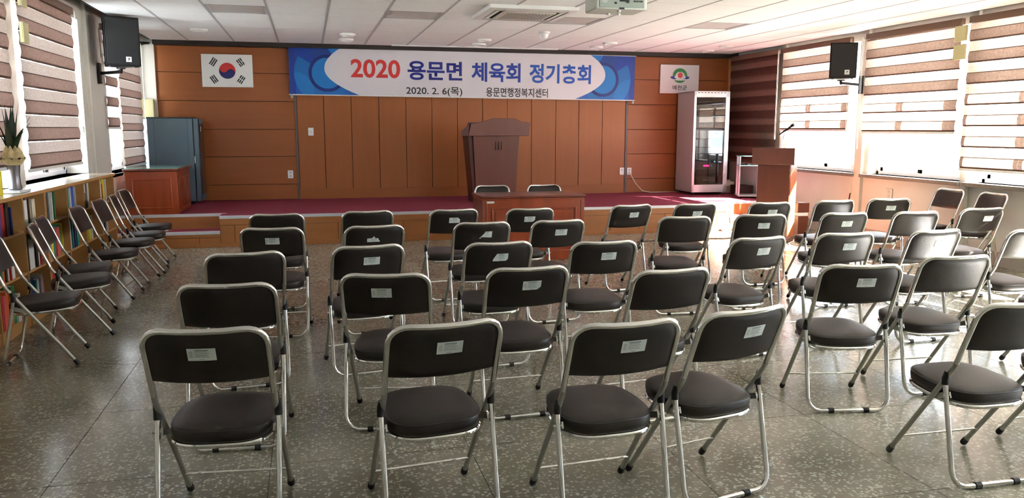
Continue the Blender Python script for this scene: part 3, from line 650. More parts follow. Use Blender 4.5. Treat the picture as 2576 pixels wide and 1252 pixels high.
# cart beside the rack
t = thing('glass_cart', 'small silver cart with glass shelves between the rack and the lectern', 'cart', (6.91, 11.74, SZ+.004), R(-20))
for z, th, m_ in ((.665, .01, M_TEAL), (.515, .01, M_TEAL), (.03, .014, M_SILVER)):
    MB().prism([(-.2, -.2), (.12, -.2), (.2, -.12), (.2, .2), (-.2, .2)], lambda u_, q_, w_: (u_, q_, w_), z, z+th).build('shelf', m_, t, bevel=.002)
for x, y in ((-.17, -.05), (.13, -.15), (.16, .16), (-.17, .16)): MB().tube([(x, y, .03), (x, y, .665)], .017, 12).build('post', M_SILVER, t)
for x, y in ((-.15, -.15), (.12, -.12), (.15, .15), (-.15, .15)): MB().lathe([(.015, 0), (.018, .012), (.01, .03)], (x, y, 0), 10).build('caster', M_BLACKM, t)
tag(MB().box(6.80, 6.86, 11.64, 11.70, SZ+.53, SZ+.555).build('adapter', M_BLACKM, bevel=.004), 'small black device on the middle glass shelf of the silver cart', 'device')
def crumple(w_, d, h, s):
    random.seed(s); b_ = MB(); n = 5
    pts = [[(-w_/2+w_*i/n, -d/2+d*j/n) for i in range(n+1)] for j in range(n+1)]
    b_.grid(lambda u, v: (-w_/2+w_*u, -d/2+d*v, h*(.82+.18*random.random())*(1 if 0 < u < 1 and 0 < v < 1 else .72)), n, n)
    b_.grid(lambda u, v: (-w_/2+w_*u, -d/2+d*v, 0), n, n)
    r1 = [i for i in range(6)] + [j*6+5 for j in range(1, 6)] + [30+i for i in range(4, -1, -1)] + [j*6 for j in range(4, 0, -1)]
    b_.f += [(r1[i], r1[(i+1) % len(r1)], 36+r1[(i+1) % len(r1)], 36+r1[i]) for i in range(len(r1))]; b_.m += [0]*len(r1)
    return b_
M_BAG = mat('pale paper bag', (205, 198, 186), .7, noise=((12, 12, 12), .15, 3))
for k, (z, s) in enumerate(((0, 3), (.115, 5))):
    o = crumple(.26, .3, .115, s).build('paper_package', M_BAG); o.location = (7.03, 12.83, SZ+z+.003); o.rotation_euler = (0, 0, .1*k)
    tag(o, ['pale crumpled package on the stage right of the rack, lower one', 'pale crumpled package right of the rack, upper one'][k], 'package', 'packages right of the rack')
tag(MB().box(6.90, 7.02, 12.72, 12.86, SZ+.235, SZ+.265).build('dark_pouch', M_BLACKM, bevel=.008), 'small black pouch on top of the pale packages', 'pouch')
tag(MB().box(7.0, 7.26, 12.20, 12.50, SZ+.003, SZ+.16).build('storage_box', mat('dark brown board', (60, 28, 26), .6), bevel=.005), 'low dark brown box on the stage behind the silver cart', 'box')
# wooden stool/box stack at right of lectern
t = thing('wooden_box', 'small brown wooden box stack on the floor right of the lectern', 'box', (6.74, 10.06, 0))
MB().box(-.07, .09, -.08, .1, .0, .28).build('lower_box', M_LECT, t, bevel=.004)
MB().box(-.06, .09, -.07, .1, .28, .33).build('white_band', M_WHITE, t, bevel=.003)
MB().box(-.08, .10, -.08, .1, .33, .47).build('upper_box', M_LECT, t, bevel=.006)
t = thing('audio_case', 'flat black case on the floor under the chair right of the lectern', 'case', (6.62, 9.42, 0), R(15))
MB().box(-.17, .17, -.16, .16, 0, .075).build('case_body', M_BLACK, t, bevel=.008); MB().box(-.16, .16, -.15, .15, .075, .085).build('case_lid', M_PALEST, t, bevel=.004)
tag(MB().box(5.90, 6.0, 10.70, 10.755, 0, .045).build('wad_of_tissue', M_PAPER, bevel=.01), 'small white wad on the floor at the foot of the stage', 'paper')

# ------------------------------------------------------------------ bookcases and books
def bookcase(ys, label):
    t = thing('bookcase', label, 'bookcase', (XL+.17, ys[0], 0)); x0, x1 = -.15, .148; L_ = ys[-1]-ys[0]
    MB().box(x0, x1+.012, 0, L_, .985, 1.01).build('top_board', [M_OAKTOP], t, bevel=.002)
    MB().box(x1+.012, x1+.016, 0, L_, .984, 1.009).build('edge_band', M_OAK, t)
    MB().box(x0, x0+.008, .01, L_-.01, .06, .985).build('back_panel', M_OAK, t)
    for k, y in enumerate(ys):
        yy = y-ys[0]; a, c = (0, .018) if k == 0 else ((L_-.018, L_) if k == len(ys)-1 else (yy-.009, yy+.009))
        MB().box(x0+.008, x1, a, c, 0, .985).build('side_panel' if k in (0, len(ys)-1) else 'divider', M_OAK, t, bevel=.001)
    for k in range(len(ys)-1):
        for z in (.715, .40, .075):
            MB().box(x0+.008, x1-.004, ys[k]-ys[0]+.018, ys[k+1]-ys[0]-.018, z, z+.017).build('shelf', M_OAK, t, smooth=False)
    MB().box(x1-.03, x1-.01, .018, L_-.018, 0, .075).build('kick_board', M_OAK, t)
    return t
YSA = [7.285, 7.897, 8.465, 9.077, 9.70]; YSB = [4.87, 5.50, 6.13, 6.75, 7.275]
bookcase(YSA, 'light oak low bookcase under the left windows, the unit nearer the stage')
bookcase(YSB, 'light oak low bookcase under the left windows, the unit nearer the camera')
COLS = {'white': (222, 222, 216), 'cream': (214, 204, 176), 'grey': (150, 150, 150), 'black': (30, 30, 32), 'red': (176, 38, 40), 'crimson': (190, 30, 70), 'pink': (205, 92, 140), 'purple': (86, 50, 120), 'navy': (30, 44, 110), 'blue': (34, 84, 170),
        'teal': (20, 140, 125), 'green': (40, 120, 70), 'yellow': (232, 210, 40), 'orange': (220, 110, 50), 'brown': (90, 62, 40), 'lilac': (124, 84, 160), 'olive': (150, 148, 60), 'coral': (222, 96, 92)}
CM = {k: mat('book ' + k, v, .5) for k, v in COLS.items()}; M_PG = mat('book pages', (225, 218, 200), .8)
used_lab = set()
def books(bay, tier, items, lean=0):
    # bay index counted from the stage end: 0.. ; items: (colour, thickness, height, depth)
    ys = list(reversed(YSA)) if bay < 4 else list(reversed(YSB)); i = bay % 4
    ya = ys[i+1]+.022; z = {0: .732, 1: .417, 2: .092}[tier]
    cnt = {}
    sc_ = min(1.65, (ys[i]-ys[i+1]-.05)/sum(q[1]+.003 for q in items))
    for k, (c, th, h, d) in enumerate(items):
        th *= sc_; h = min(h, .262 if tier == 0 else .285)*1.03 if tier else min(h, .24)
        b_ = MB(); b_.box(-d, 0, 0, th, 0, h, 0) if th < .012 else (b_.box(-d, -.0, 0, .002, 0, h, 0), b_.box(-d, 0, th-.002, th, 0, h, 0), b_.box(-.003, 0, 0, th, 0, h, 0), b_.box(-d+.004, -.003, .002, th-.002, .004, h-.004, 1))
        o = b_.build('book', [CM[c], M_PG], smooth=False); o.location = (-2.105-.004*(k*7 % 5), ya, z+.0005); o.rotation_euler = (-lean, 0, 0)
        if lean: o.location.z = z+.002; 
        if lean: o.location.y = ya + h*0
        ya += th+.0015+(.001 if lean else 0)
        tn = ['top', 'middle', 'bottom'][tier]
        bn = ['bay nearest the stage', 'second bay from the stage', 'third bay from the stage', 'fourth bay from the stage', 'fifth bay from the stage', 'sixth bay from the stage', 'seventh bay from the stage'][bay]
        on = ['first', 'second', 'third', 'fourth', 'fifth', 'sixth', 'seventh', 'eighth', 'ninth', 'tenth', 'eleventh', 'twelfth'][k]
        tag(o, '%s %s%s book, %s from left on the %s shelf, %s' % ('tall' if h > .23 else 'short' if h < .18 else 'upright', 'thick ' if th > .055 else 'thin ' if th < .026 else '', c, on, tn, bn), 'book', 'books on the %s shelf of the bookcases' % tn)
bk = books
bk(0, 0, [('white', .02, .22, .2), ('cream', .02, .225, .2), ('white', .012, .235, .2), ('orange', .012, .19, .2), ('yellow', .06, .236, .2), ('white', .02, .235, .2)])
bk(0, 1, [('teal', .02, .2, .18), ('green', .012, .2, .18), ('white', .03, .21, .18), ('black', .022, .21, .18), ('grey', .03, .22, .19), ('white', .012, .22, .19)])
bk(0, 2, [('white', .05, .2, .2), ('cream', .04, .21, .2)])
bk(1, 0, [('black', .014, .15, .18), ('white', .02, .22, .19), ('cream', .02, .23, .2), ('grey', .02, .236, .2), ('cream', .045, .236, .2)])
bk(1, 1, [('olive', .016, .24, .2), ('cream', .02, .23, .2), ('white', .012, .25, .2), ('yellow', .03, .25, .2), ('olive', .02, .24, .2), ('white', .02, .23, .2), ('brown', .02, .24, .2), ('grey', .012, .22, .2)])
bk(1, 2, [('blue', .05, .22, .2), ('orange', .06, .23, .2)])
bk(2, 0, [('green', .018, .236, .2), ('white', .02, .23, .2), ('teal', .012, .22, .19), ('white', .022, .236, .2), ('blue', .07, .238, .2), ('white', .012, .235, .2)])
bk(2, 1, [('white', .014, .25, .2), ('teal', .018, .255, .2), ('lilac', .014, .255, .2), ('teal', .016, .25, .2), ('lilac', .02, .25, .2), ('purple', .016, .25, .2), ('lilac', .018, .255, .2), ('blue', .014, .25, .2), ('teal', .028, .25, .2), ('orange', .012, .24, .2)])
bk(2, 2, [('crimson', .04, .2, .2), ('grey', .03, .2, .2)])
bk(3, 0, [('black', .018, .225, .2), ('grey', .014, .23, .2), ('black', .012, .235, .2), ('grey', .018, .236, .2), ('white', .02, .236, .2), ('white', .016, .236, .2), ('crimson', .016, .236, .2), ('white', .014, .236, .2), ('green', .02, .236, .2)])
bk(3, 1, [('grey', .03, .27, .2), ('yellow', .05, .21, .2), ('teal', .05, .26, .2), ('coral', .06, .24, .2), ('teal', .03, .25, .2), ('yellow', .012, .26, .2), ('navy', .016, .26, .2)])
bk(3, 2, [('red', .05, .22, .2), ('crimson', .05, .21, .2), ('white', .03, .2, .2)])
bk(4, 0, [('white', .045, .225, .2), ('grey', .014, .236, .2), ('green', .014, .236, .2), ('brown', .012, .23, .2), ('white', .018, .22, .2), ('cream', .05, .22, .2)])
bk(4, 1, [('black', .018, .27, .2), ('white', .085, .22, .2), ('grey', .018, .24, .2), ('black', .03, .25, .2), ('white', .03, .19, .2), ('red', .014, .2, .2)])
bk(4, 2, [('navy', .022, .24, .2), ('blue', .03, .25, .2), ('blue', .024, .23, .2), ('teal', .02, .22, .2), ('white', .04, .22, .2), ('grey', .03, .25, .2), ('pink', .03, .22, .2), ('lilac', .014, .22, .2)])
bk(5, 0, [('pink', .055, .22, .2), ('purple', .05, .236, .21), ('red', .045, .236, .21), ('brown', .014, .2, .2), ('black', .034, .236, .2), ('navy', .014, .2, .2), ('black', .016, .2, .2)])
bk(5, 1, [('green', .03, .24, .2), ('teal', .03, .25, .2), ('orange', .035, .25, .2), ('brown', .016, .26, .2), ('white', .03, .24, .2), ('red', .012, .22, .2), ('white', .05, .1, .2)])
bk(5, 2, [('red', .03, .24, .2), ('coral', .05, .23, .2), ('orange', .03, .25, .2), ('orange', .025, .25, .2), ('green', .05, .27, .2), ('white', .04, .2, .2)])
bk(6, 1, [('white', .06, .2, .2), ('grey', .05, .22, .2), ('red', .04, .24, .2)])
bk(6, 2, [('navy', .05, .22, .2), ('green', .05, .24, .2)])

# ------------------------------------------------------------------ things on the bookcase
t = thing('potted_plant', 'dark leafed plant in a pewter vase with a crinkled gold collar', 'plant', (-2.20, 6.93, 1.032)); t.scale = (.84, .84, .88)
MB().lathe([(.052, 0), (.058, .01), (.05, .05), (.047, .13), (.056, .22), (.064, .25)], n=28).build('vase', M_VASE, t)
b_ = MB(); random.seed(4)
b_.grid(lambda u, v: ((.058+.042*v+.012*v*math.sin(u*2*PI*9)+.006*math.sin(u*2*PI*23))*math.cos(2*PI*u), (.058+.042*v+.012*v*math.sin(u*2*PI*9))*math.sin(2*PI*u), .215+.055*v+.008*math.sin(u*2*PI*11)*v), 96, 6)
b_.grid(lambda u, v: ((.098-.05*v+.008*math.sin(u*2*PI*7))*math.cos(2*PI*u), (.098-.05*v+.008*math.sin(u*2*PI*7))*math.sin(2*PI*u), .27+.10*v+.012*math.sin(u*2*PI*8+1)), 96, 6)
b_.build('wrapping_paper', M_GOLD, t, ang=80)
random.seed(12)
for k in range(15):
    a = 2*PI*k/15*1.0+random.uniform(-.25, .25); L_ = random.uniform(.24, .42) if k % 3 else .46; ln = random.uniform(.35, .8) if k % 3 else .15; wd = .028
    def leaf(u, v, a=a, L_=L_, ln=ln, wd=wd):
        s_ = v; r_ = .02+L_*ln*s_*(.5+.5*s_)*(.55 if math.cos(a) < 0 else 1); z = .30+L_*s_*(1-.25*ln*s_); ww = wd*math.sin(PI*min(1, .12+.88*s_)**.8)*1.0*(1-s_**4); q_ = (2*u-1)
        return (r_*math.cos(a)-q_*ww*math.sin(a), r_*math.sin(a)+q_*ww*math.cos(a), z+abs(q_)*.006)
    MB().grid(leaf, 4, 12).build('leaf', M_LEAF, t, fixn=False, ang=80)
tag(MB().prism([(-.12, -.09), (.12, -.09), (.13, .09), (-.13, .09)], lambda u, q_, w_: (-2.215+q_, 6.92+u, w_), 1.011, 1.03).build('tray', M_WHITE, bevel=.006), 'white tray under the vase on the bookcase top', 'tray')
t = thing('yellow_bottle', 'bright yellow bottle at the left edge beside the vase', 'bottle', (-2.22, 6.62, 1.011))
MB().lathe([(.033, 0), (.035, .02), (.035, .17), (.02, .2), (.014, .22)], n=20).build('bottle_body', M_YELLOW, t)
b_ = MB().lathe([(.018, .215), (.032, .235), (.036, .255), (.028, .275), (.01, .285)], n=14); b_.build('bottle_top', M_YELLOW, t)
t = thing('paper_notice', 'pale sheet leaning under the left blind behind the bookcase', 'paper', (-2.40, 7.64, 1.012))
MB().box(0, .003, -.07, .08, 0, .14).build('sheet', M_PALEST, t)
# cream holders on the window gaps
def holder(x, y, z, s, label):
    t = thing('cable_holder', label, 'holder', (x, y, z)); m_ = mat('aged cream vinyl', (196, 188, 142), .5)
    MB().box(-.012, .012, -.085, .085, -.085, .085).build('plate', m_, t, bevel=.004)
    MB().box(s*.012, s*.02, -.085, -.04, -.085, .085).build('flange', m_, t, bevel=.003)
holder(-2.31, 7.83, 2.30, 1, 'lower cream plate over the gap between the left blinds')
holder(-2.31, 7.84, 2.60, 1, 'upper cream plate over the gap between the left blinds')
holder(7.19, 7.83, 2.565, -1, 'upper cream plate beside the rightmost blind')
holder(7.19, 7.83, 2.36, -1, 'lower cream plate beside the rightmost blind')

# ------------------------------------------------------------------ loudspeakers
def emblem(t, x, y, z, s=.03):
    e = MB().box(x-s, x+s, y-.004, y, z-s, z+s).build('badge', M_SILVER, t, bevel=.003)
    MB().prism([(-.5, .5), (.4, .6), (.6, .2), (.1, .0), (.0, -.7), (-.3, -.5), (-.1, .1)], lambda u, q_, w_: (x+u*s*.8, w_, z+q_*s*.8), y-.007, y-.004).build('badge_mark', M_BLK, e)
def speaker(loc, rz, w_, h, d, label, mount):
    t = thing('loudspeaker', label, 'loudspeaker', loc, rz)
    pts = [(-w_/2, 0), (w_/2, 0), (w_/2*.62, d), (-w_/2*.62, d)]
    MB().prism(pts, lambda u, q_, z: (u, q_, z), 0, h).build('cabinet', M_BLACK, t, bevel=.008)
    MB().box(-w_/2+.018, w_/2-.018, -.012, 0, .02, h-.02).build('grille', M_GRILLE, t, bevel=.004)
    emblem(t, w_*.14, -.013, .075)
    for x in (-w_/2+.05, w_/2-.05): MB().lathe([(.016, -.012), (.018, 0)], (x, .04, 0), 10).build('foot', M_RUBBER, t)
    b = thing('speaker_bracket', mount[3], 'bracket', loc)
    px, py, pz = mount[0]
    p0 = Vector((0, .12, -.028)); p0 = Matrix.Rotation(rz, 3, 'Z') @ p0; p1 = Vector((px, py, pz))-Vector(loc)
    MB().tube([p0, Vector((p0.x, p0.y, -.06)), Vector((p1.x, p1.y, p0.z-.04))], .02, 10).build('arm', M_BLACKM, b)
    MB().lathe([(.05, -.028), (.05, -.014)], (p0.x, p0.y, 0), 14).build('mount_plate', M_BLACKM, b)
    MB().box(p1.x-.012, p1.x+.012, p1.y-.05, p1.y+.05, p0.z-.16, p0.z+.08).build('wall_plate', M_BLACKM, b, bevel=.004)
    for z in (-.13, .06): MB().tube([(p1.x-.02, p1.y, p0.z+z), (p1.x+.02, p1.y, p0.z+z)], .006, 8).build('bolt', M_CHROME2, b)
speaker((-2.02, 10.22, 2.205), R(27), .385, .55, .33, 'large black loudspeaker mounted high on the left cream pier', ((-2.355, 10.56, 2.1), 0, 0, 'black wall bracket holding the left loudspeaker'))
speaker((6.80, 9.36, 2.155), R(-28), .34, .455, .27, 'black loudspeaker mounted high between the right windows', ((7.275, 9.60, 2.1), 0, 0, 'black wall bracket holding the right loudspeaker'))
tag(MB().tube([(-2.375, 10.75, 2.68), (-2.372, 10.74, 2.55), (-2.374, 10.77, 2.42), (-2.374, 10.76, 2.34)], .004, 6).build('speaker_cable', M_DARKTRIM), 'thin dark cable hanging beside the left loudspeaker', 'cable')
tag(MB().tube([(7.28, 9.60, 2.68), (7.277, 9.61, 2.5), (7.26, 9.6, 2.35), (7.2, 9.6, 2.3)], .004, 6).build('speaker_cable', M_CORD), 'pale cable hanging beside the right loudspeaker', 'cable')
tag(MB().tube([(7.28, 9.70, 1.30), (7.28, 9.70, .62)], .006, 6).build('wall_conduit', M_CORD), 'thin pale conduit running down the right pier', 'conduit')
tag(MB().tube([(7.28, 9.70, .62), (7.27, 9.72, .45), (7.24, 9.8, .33)], .008, 6).build('black_cable', M_BLACKM), 'black cable end below the conduit on the right pier', 'cable')

# ------------------------------------------------------------------ ceiling things
for k, (x, y) in enumerate(LIGHTS):
    t = thing('ceiling_light', 'flush square ceiling light, switched off, %s of the row of four' % ['leftmost', 'second from left', 'third from left', 'rightmost'][k], 'ceiling light', (x+.32, y+.32, ZC), 0, 'flush ceiling lights')
    MB().box(-.307, .307, -.317, -.29, 0, .03).box(-.307, .307, .29, .317, 0, .03).box(-.307, -.28, -.317, .317, 0, .03).box(.28, .307, -.317, .317, 0, .03).build('frame', M_TBAR, t, bevel=.003)
    MB().box(-.28, .28, -.29, .29, .008, .018).build('diffuser', M_LIGHT, t)
DL = [(-1.342, 11.506), (.574, 11.564), (.577, 12.229), (2.532, 11.775), (2.584, 12.393), (4.464, 11.726), (4.466, 12.34), (6.377, 11.715), (6.444, 12.431)]
DN = ['alone above the flag wall at far left', 'left pair, nearer the camera', 'left pair, nearer the banner', 'centre pair, nearer the camera', 'centre pair, nearer the banner', 'right-centre pair, nearer the camera', 'right-centre pair, nearer the banner', 'rightmost pair, nearer the camera', 'rightmost pair, nearer the wall']
for (x, y), d in zip(DL, DN):
    t = thing('downlight', 'round white downlight over the stage, ' + d, 'ceiling light', (x, y, ZC), 0, 'round downlights over the stage')
    MB().lathe([(.07, -.006), (.08, -.03), (.104, -.026), (.112, 0)], n=24).build('trim_ring', M_WHITE, t)
    MB().lathe([(.07, -.012), (.07, -.006)], n=20).build('lens', M_LIGHT, t)
t = thing('motion_sensor', 'small white dome sensor on the ceiling between light and banner', 'sensor', (3.12, 10.67, ZC))
MB().lathe([(.075, 0), (.075, -.02), (.06, -.03)][::-1], n=20).build('base', M_WHITE, t)
MB().lathe([(.005, -.095), (.03, -.088), (.05, -.066), (.056, -.028)], n=20).build('dome', M_WHITE, t)
tag(MB().box(1.30, 4.0, 12.86, 12.93, ZC-.014, ZC).build('screen_slot', M_WHITE, bevel=.003), 'long narrow white screen slot in the ceiling above the banner', 'screen case')
# air conditioner
t = thing('air_conditioner', 'white ceiling cassette air conditioner with a grille', 'air conditioner', (2.37, 8.93, ZC))
h = .49
b_ = MB(); o_ = [(-h, -h), (h, -h), (h, h), (-h, h)]; ii = .40
v = [(x, y, 0) for x, y in o_] + [(x*.99, y*.99, -.038) for x, y in o_] + [(x*ii/h, y*ii/h, -.046) for x, y in o_]
f = [(i, (i+1) % 4, 4+(i+1) % 4, 4+i) for i in range(4)] + [(4+i, 4+(i+1) % 4, 8+(i+1) % 4, 8+i) for i in range(4)]
b_.add(v, f); b_.build('panel_frame', M_WHITE, t)
MB().box(-.40, .40, -.40, .40, -.036, -.01).build('backing', mat('dark duct', (30, 30, 30), .8), t)
M_ACC = mat('warm white plastic', (205, 198, 186), .45)
MB().box(-.295, .295, -.295, .295, -.052, -.036).build('centre_panel', M_ACC, t, bevel=.006)
for sx_, sy_ in ((1, 0), (-1, 0), (0, 1), (0, -1)):
    b_ = MB()
    if sx_: b_.box(sx_*.36-.022, sx_*.36+.022, -.30, .30, -.044, -.037)
    else: b_.box(-.30, .30, sy_*.36-.022, sy_*.36+.022, -.044, -.037)
    b_.build('louvre', M_WHITE, t, bevel=.003)
for x in (-.35, .35):
    for y in (-.35, .35): MB().box(x-.045, x+.045, y-.045, y+.045, -.044, -.037).build('corner_cover', M_ACC, t, bevel=.003)
b_ = MB()
for i in range(13):
    for j in range(11): b_.box(-.24+.038*i+(.019 if j % 2 else 0), -.218+.038*i+(.019 if j % 2 else 0), -.22+.042*j, -.20+.042*j, -.0535, -.0515)
b_.build('grille_hole', mat('grille shadow', (110, 108, 104), .7), t)['kind'] = 'stuff'
# projector
t = thing('projector', 'white projector hanging from the ceiling, its connector side towards the camera', 'projector', (2.49, 6.43, 2.45), R(-2))
pts = [(-.215, -.15), (.215, -.15), (.22, -.13), (.22, .13), (.20, .17), (-.20, .17), (-.22, .13), (-.22, -.13)]
MB().prism(pts, lambda u, q_, w_: (u, q_, w_), 0, .13).build('housing', mat('off-white plastic', (205, 208, 200), .4), t, bevel=.012)
MB().box(-.19, .19, -.156, -.148, .012, .118).build('connector_panel', mat('grey green plastic', (150, 160, 150), .5), t, bevel=.003)
b_ = MB()
for x0, x1, z0, z1 in ((-.08, -.05, .08, .1), (-.02, .03, .06, .11), (.035, .06, .05, .08), (-.06, -.045, .04, .055)): b_.box(x0, x1, -.16, -.155, z0, z1)
for k in range(6): b_.box(.10+.013*k, .108+.013*k, -.16, -.155, .058, .07)
b_.build('socket', M_BLK, t)
MB().lathe([(.026, 0), (.026, .004)], n=16).xf(Matrix.Translation((-.145, -.156, .07)) @ Matrix.Rotation(R(90), 4, 'X')).build('speaker_grille', M_TBAR, t)
MB().box(-.02, .02, -.158, -.152, .0, .014).build('latch', M_BLK, t)
for x, y in ((-.03, .1), (.06, .1), (0, -.08)): MB().lathe([(.014, -.012), (.018, 0)], (x, y, 0), 12).build('foot', M_WHITE, t)
MB().tube([(0, 0, .13), (0, 0, ZC-2.45)], .02, 12).build('ceiling_pole', M_WHITE, t)
MB().tube([(.0, -.157, .09), (.01, -.2, .11), (.0, -.18, .2), (0, -.02, .26)], .006, 8).tube([(.02, -.157, .085), (.035, -.19, .1), (.02, -.17, .22), (0, -.02, .28)], .005, 8).build('cable', M_BLACKM, t)

# ------------------------------------------------------------------ boards, banner, switches
DG = bpy.context.evaluated_depsgraph_get()
def text_mesh(name, s, m_, parent, x0, x1, z0, z1, y, off=0.0, tilt=0.0):
    cu = bpy.data.curves.new(name, 'FONT'); cu.body = s; cu.size = 1; cu.offset = off; cu.resolution_u = 4
    o = bpy.data.objects.new(name, cu); COL.objects.link(o); bpy.context.view_layer.update()
    me = bpy.data.meshes.new_from_object(o.evaluated_get(bpy.context.evaluated_depsgraph_get())); bpy.data.objects.remove(o)
    xs = [v.co.x for v in me.vertices]; ys = [v.co.y for v in me.vertices]
    a, b_, c, d = min(xs), max(xs), min(ys), max(ys)
    for v in me.vertices:
        X = x0+(v.co.x-a)/(b_-a)*(x1-x0); Z = z0+(v.co.y-c)/(d-c)*(z1-z0); v.co = (X, y, Z)
    me.materials.clear(); me.materials.append(m_)
    return link(name, me, parent)
# flag board
t = thing('flag_board', 'white board with a red and blue circle and four black bar marks', 'flag', (-1.155, YB-.045, 2.36))
W_, H_ = .366, .243
MB().box(-W_, W_, -.012, .024, -H_, H_).build('board', mat('white flag board', (226, 228, 226), .45), t, bevel=.003)
cr = .118; ang = math.atan2(-2, 3)
n = 40
def rot2(p, a): return (p[0]*math.cos(a)-p[1]*math.sin(a), p[0]*math.sin(a)+p[1]*math.cos(a))
red = arc(0, 0, cr, 180, 0, n)                        # upper half, left to right
red += arc(cr/2, 0, cr/2, 0, -180, n//2)[1:]          # dips below on the right
red += arc(-cr/2, 0, cr/2, 0, 180, n//2)[1:-1]        # bulges above on the left
red = [rot2((-x, y), ang) for x, y in red]            # mirrored: red dips on the left
blue = [(-x, -y) for x, y in red]
for nm, pts, m_ in (('red_half', red, M_RED), ('blue_half', blue, mat('flag blue', (24, 28, 98), .5))):
    MB().prism(pts, lambda u, q_, w_: (u, w_, q_), -.0165, -.0125).build(nm, m_, t, smooth=False)
def trigram(cx, cz, a, rows):
    for k, solid in enumerate(rows):
        for s0, s1 in (((-.058, .058),) if solid else ((-.058, -.005), (.005, .058))):
            o = .029-.029*k; c = [rot2(p, a) for p in ((s0, o-.009), (s1, o-.009), (s1, o+.009), (s0, o+.009))]
            MB().prism([(cx+p[0], cz+p[1]) for p in c], lambda u, q_, w_: (u, w_, q_), -.015, -.0125).build('bar', M_BLK, t, smooth=False)
dx, dz = .195, .128
trigram(-dx, dz, R(56), (1, 1, 1)); trigram(dx, dz, R(-56), (0, 1, 0)); trigram(-dx, -dz, R(-56), (1, 0, 1)); trigram(dx, -dz, R(56), (0, 0, 0))
# county board
t = thing('emblem_board', 'white board with a green ring and red dot emblem over Korean lettering', 'sign', (6.288, YB-.045, 2.35))
W_, H_ = .362, .243
MB().box(-W_, W_, -.012, .024, -H_, H_).build('board', mat('white emblem board', (222, 218, 220), .45), t, bevel=.003)
M_GRN = mat('emblem green', (48, 140, 72), .5); M_EBL = mat('emblem blue', (24, 70, 160), .5); M_ERD = mat('emblem red', (214, 74, 70), .5); M_EWH = mat('emblem white', (230, 228, 230), .5)
def disc(nm, cx, cz, rx, rz_, m_, y, a0=0, a1=360): MB().prism(arc(0, 0, 1, a0, a1, 40)[:(-1 if a1-a0 == 360 else None)], lambda u, q_, w_: (cx+u*rx, w_, cz+q_*rz_), y, y+.002).build(nm, m_, t, smooth=False)
disc('green_ring', 0, .06, .135, .125, M_GRN, -.016)
disc('white_band', 0, .02, .20, .045, M_EWH, -.0185)
disc('blue_ring', 0, .025, .178, .036, M_EBL, -.021)
MB().prism([(-.115, .028), (-.09, .05), (-.075, .09), (-.04, .118), (0, .124), (.04, .118), (.075, .09), (.09, .05), (.115, .028), (.06, .0), (0, -.006), (-.06, 0)], lambda u, q_, w_: (u, w_, q_), -.024, -.022).build('white_dome', M_EWH, t, smooth=False)
disc('red_dot', 0, .067, .047, .047, M_ERD, -.027)
disc('white_swoosh', 0.02, -.005, .12, .008, M_EWH, -.027)
text_mesh('lettering', '예천군', M_BLK, t, -.135, .14, -.185, -.105, -.0135, .012)
# banner
t = thing('banner', 'wide white and blue Korean meeting banner hanging across the back wall', 'banner', (-.255, YB-.10, 2.386))
t.rotation_euler = (0, R(.385), 0)
BL, BH = 5.685, .364
MB().box(0, BL, 0, .003, -BH, BH).build('cloth', M_BANNER, t, smooth=False)
def bcol(u, v):   # u metres from the nearer end, v 0 top..1 bottom
    z = v*.73; k = .237 if v < .45 else .317; bd = (.094+k*(v-.45)**2)*BL
    if u > bd: return None
    c = (.006, .045, .32)
    d = math.hypot(u-.575, z-.40)
    if d < .235: return (.004, .17, .50)
    if d < .285: return (.005, .02, .17)
    a = math.degrees(math.atan2(.40-z, u-.575)) % 360
    if d < .50 and (150 < a < 342): c = (.004, .13, .42)
    if math.hypot(u-.05, z-.70) < .32: c = (.005, .085, .42) if c[1] < .1 else (.006, .17, .50)
    if math.hypot(u-.85, z+.12) < .30 and u > .4: c = (.01, .17, .54)
    elif math.hypot(u-.60, z-.02) < .26 and c[1] < .1: c = (.008, .05, .26)
    if u < .10 and c[1] < .1: c = (.008, .04, .28)
    if math.hypot(u-1.0, z-.72) < .17: c = (.008, .10, .42)
    return c
for end, nm in ((0, 'blue_pattern'), (1, 'blue_pattern')):
    NU, NVV = 240, 146; b_ = MB(); cols = []; idx = {}
    SU = 1.1/NU
    ok = lambda i, j: bcol(i*SU, j/NVV) is not None
    for j in range(NVV):
        for i in range(NU):
            if ok(i, j) and ok(i+1, j) and ok(i, j+1) and ok(i+1, j+1):
                q = []
                for a, c in ((i, j), (i+1, j), (i+1, j+1), (i, j+1)):
                    if (a, c) not in idx:
                        idx[(a, c)] = len(b_.v); x = a*SU; x = BL-x if end else x; b_.v.append((x, -.002, BH-.73*c/NVV)); cols.append(bcol(a*SU, c/NVV))
                    q.append(idx[(a, c)])
                b_.f.append(tuple(q) if not end else tuple(q[::-1])); b_.m.append(0)
    mt = bpy.data.materials.get('banner print')
    if not mt:
        mt = mat('banner print', (10, 60, 160), .45); at = mt.node_tree.nodes.new('ShaderNodeAttribute'); at.attribute_name = 'print'
        mt.node_tree.links.new(at.outputs['Color'], mt.node_tree.nodes['Principled BSDF'].inputs['Base Color'])
    o = b_.build(nm, mt, t, smooth=False, fixn=False)
    ca = o.data.color_attributes.new('print', 'FLOAT_COLOR', 'POINT')
    for k, c in enumerate(cols): ca.data[k].color = (*c, 1)
def bx_(px): return (px-726)/865*BL
def bz_(py, px): return BH-.73*((py-(116+(px-725)*.0312))/(121-(px-725)*.0139))
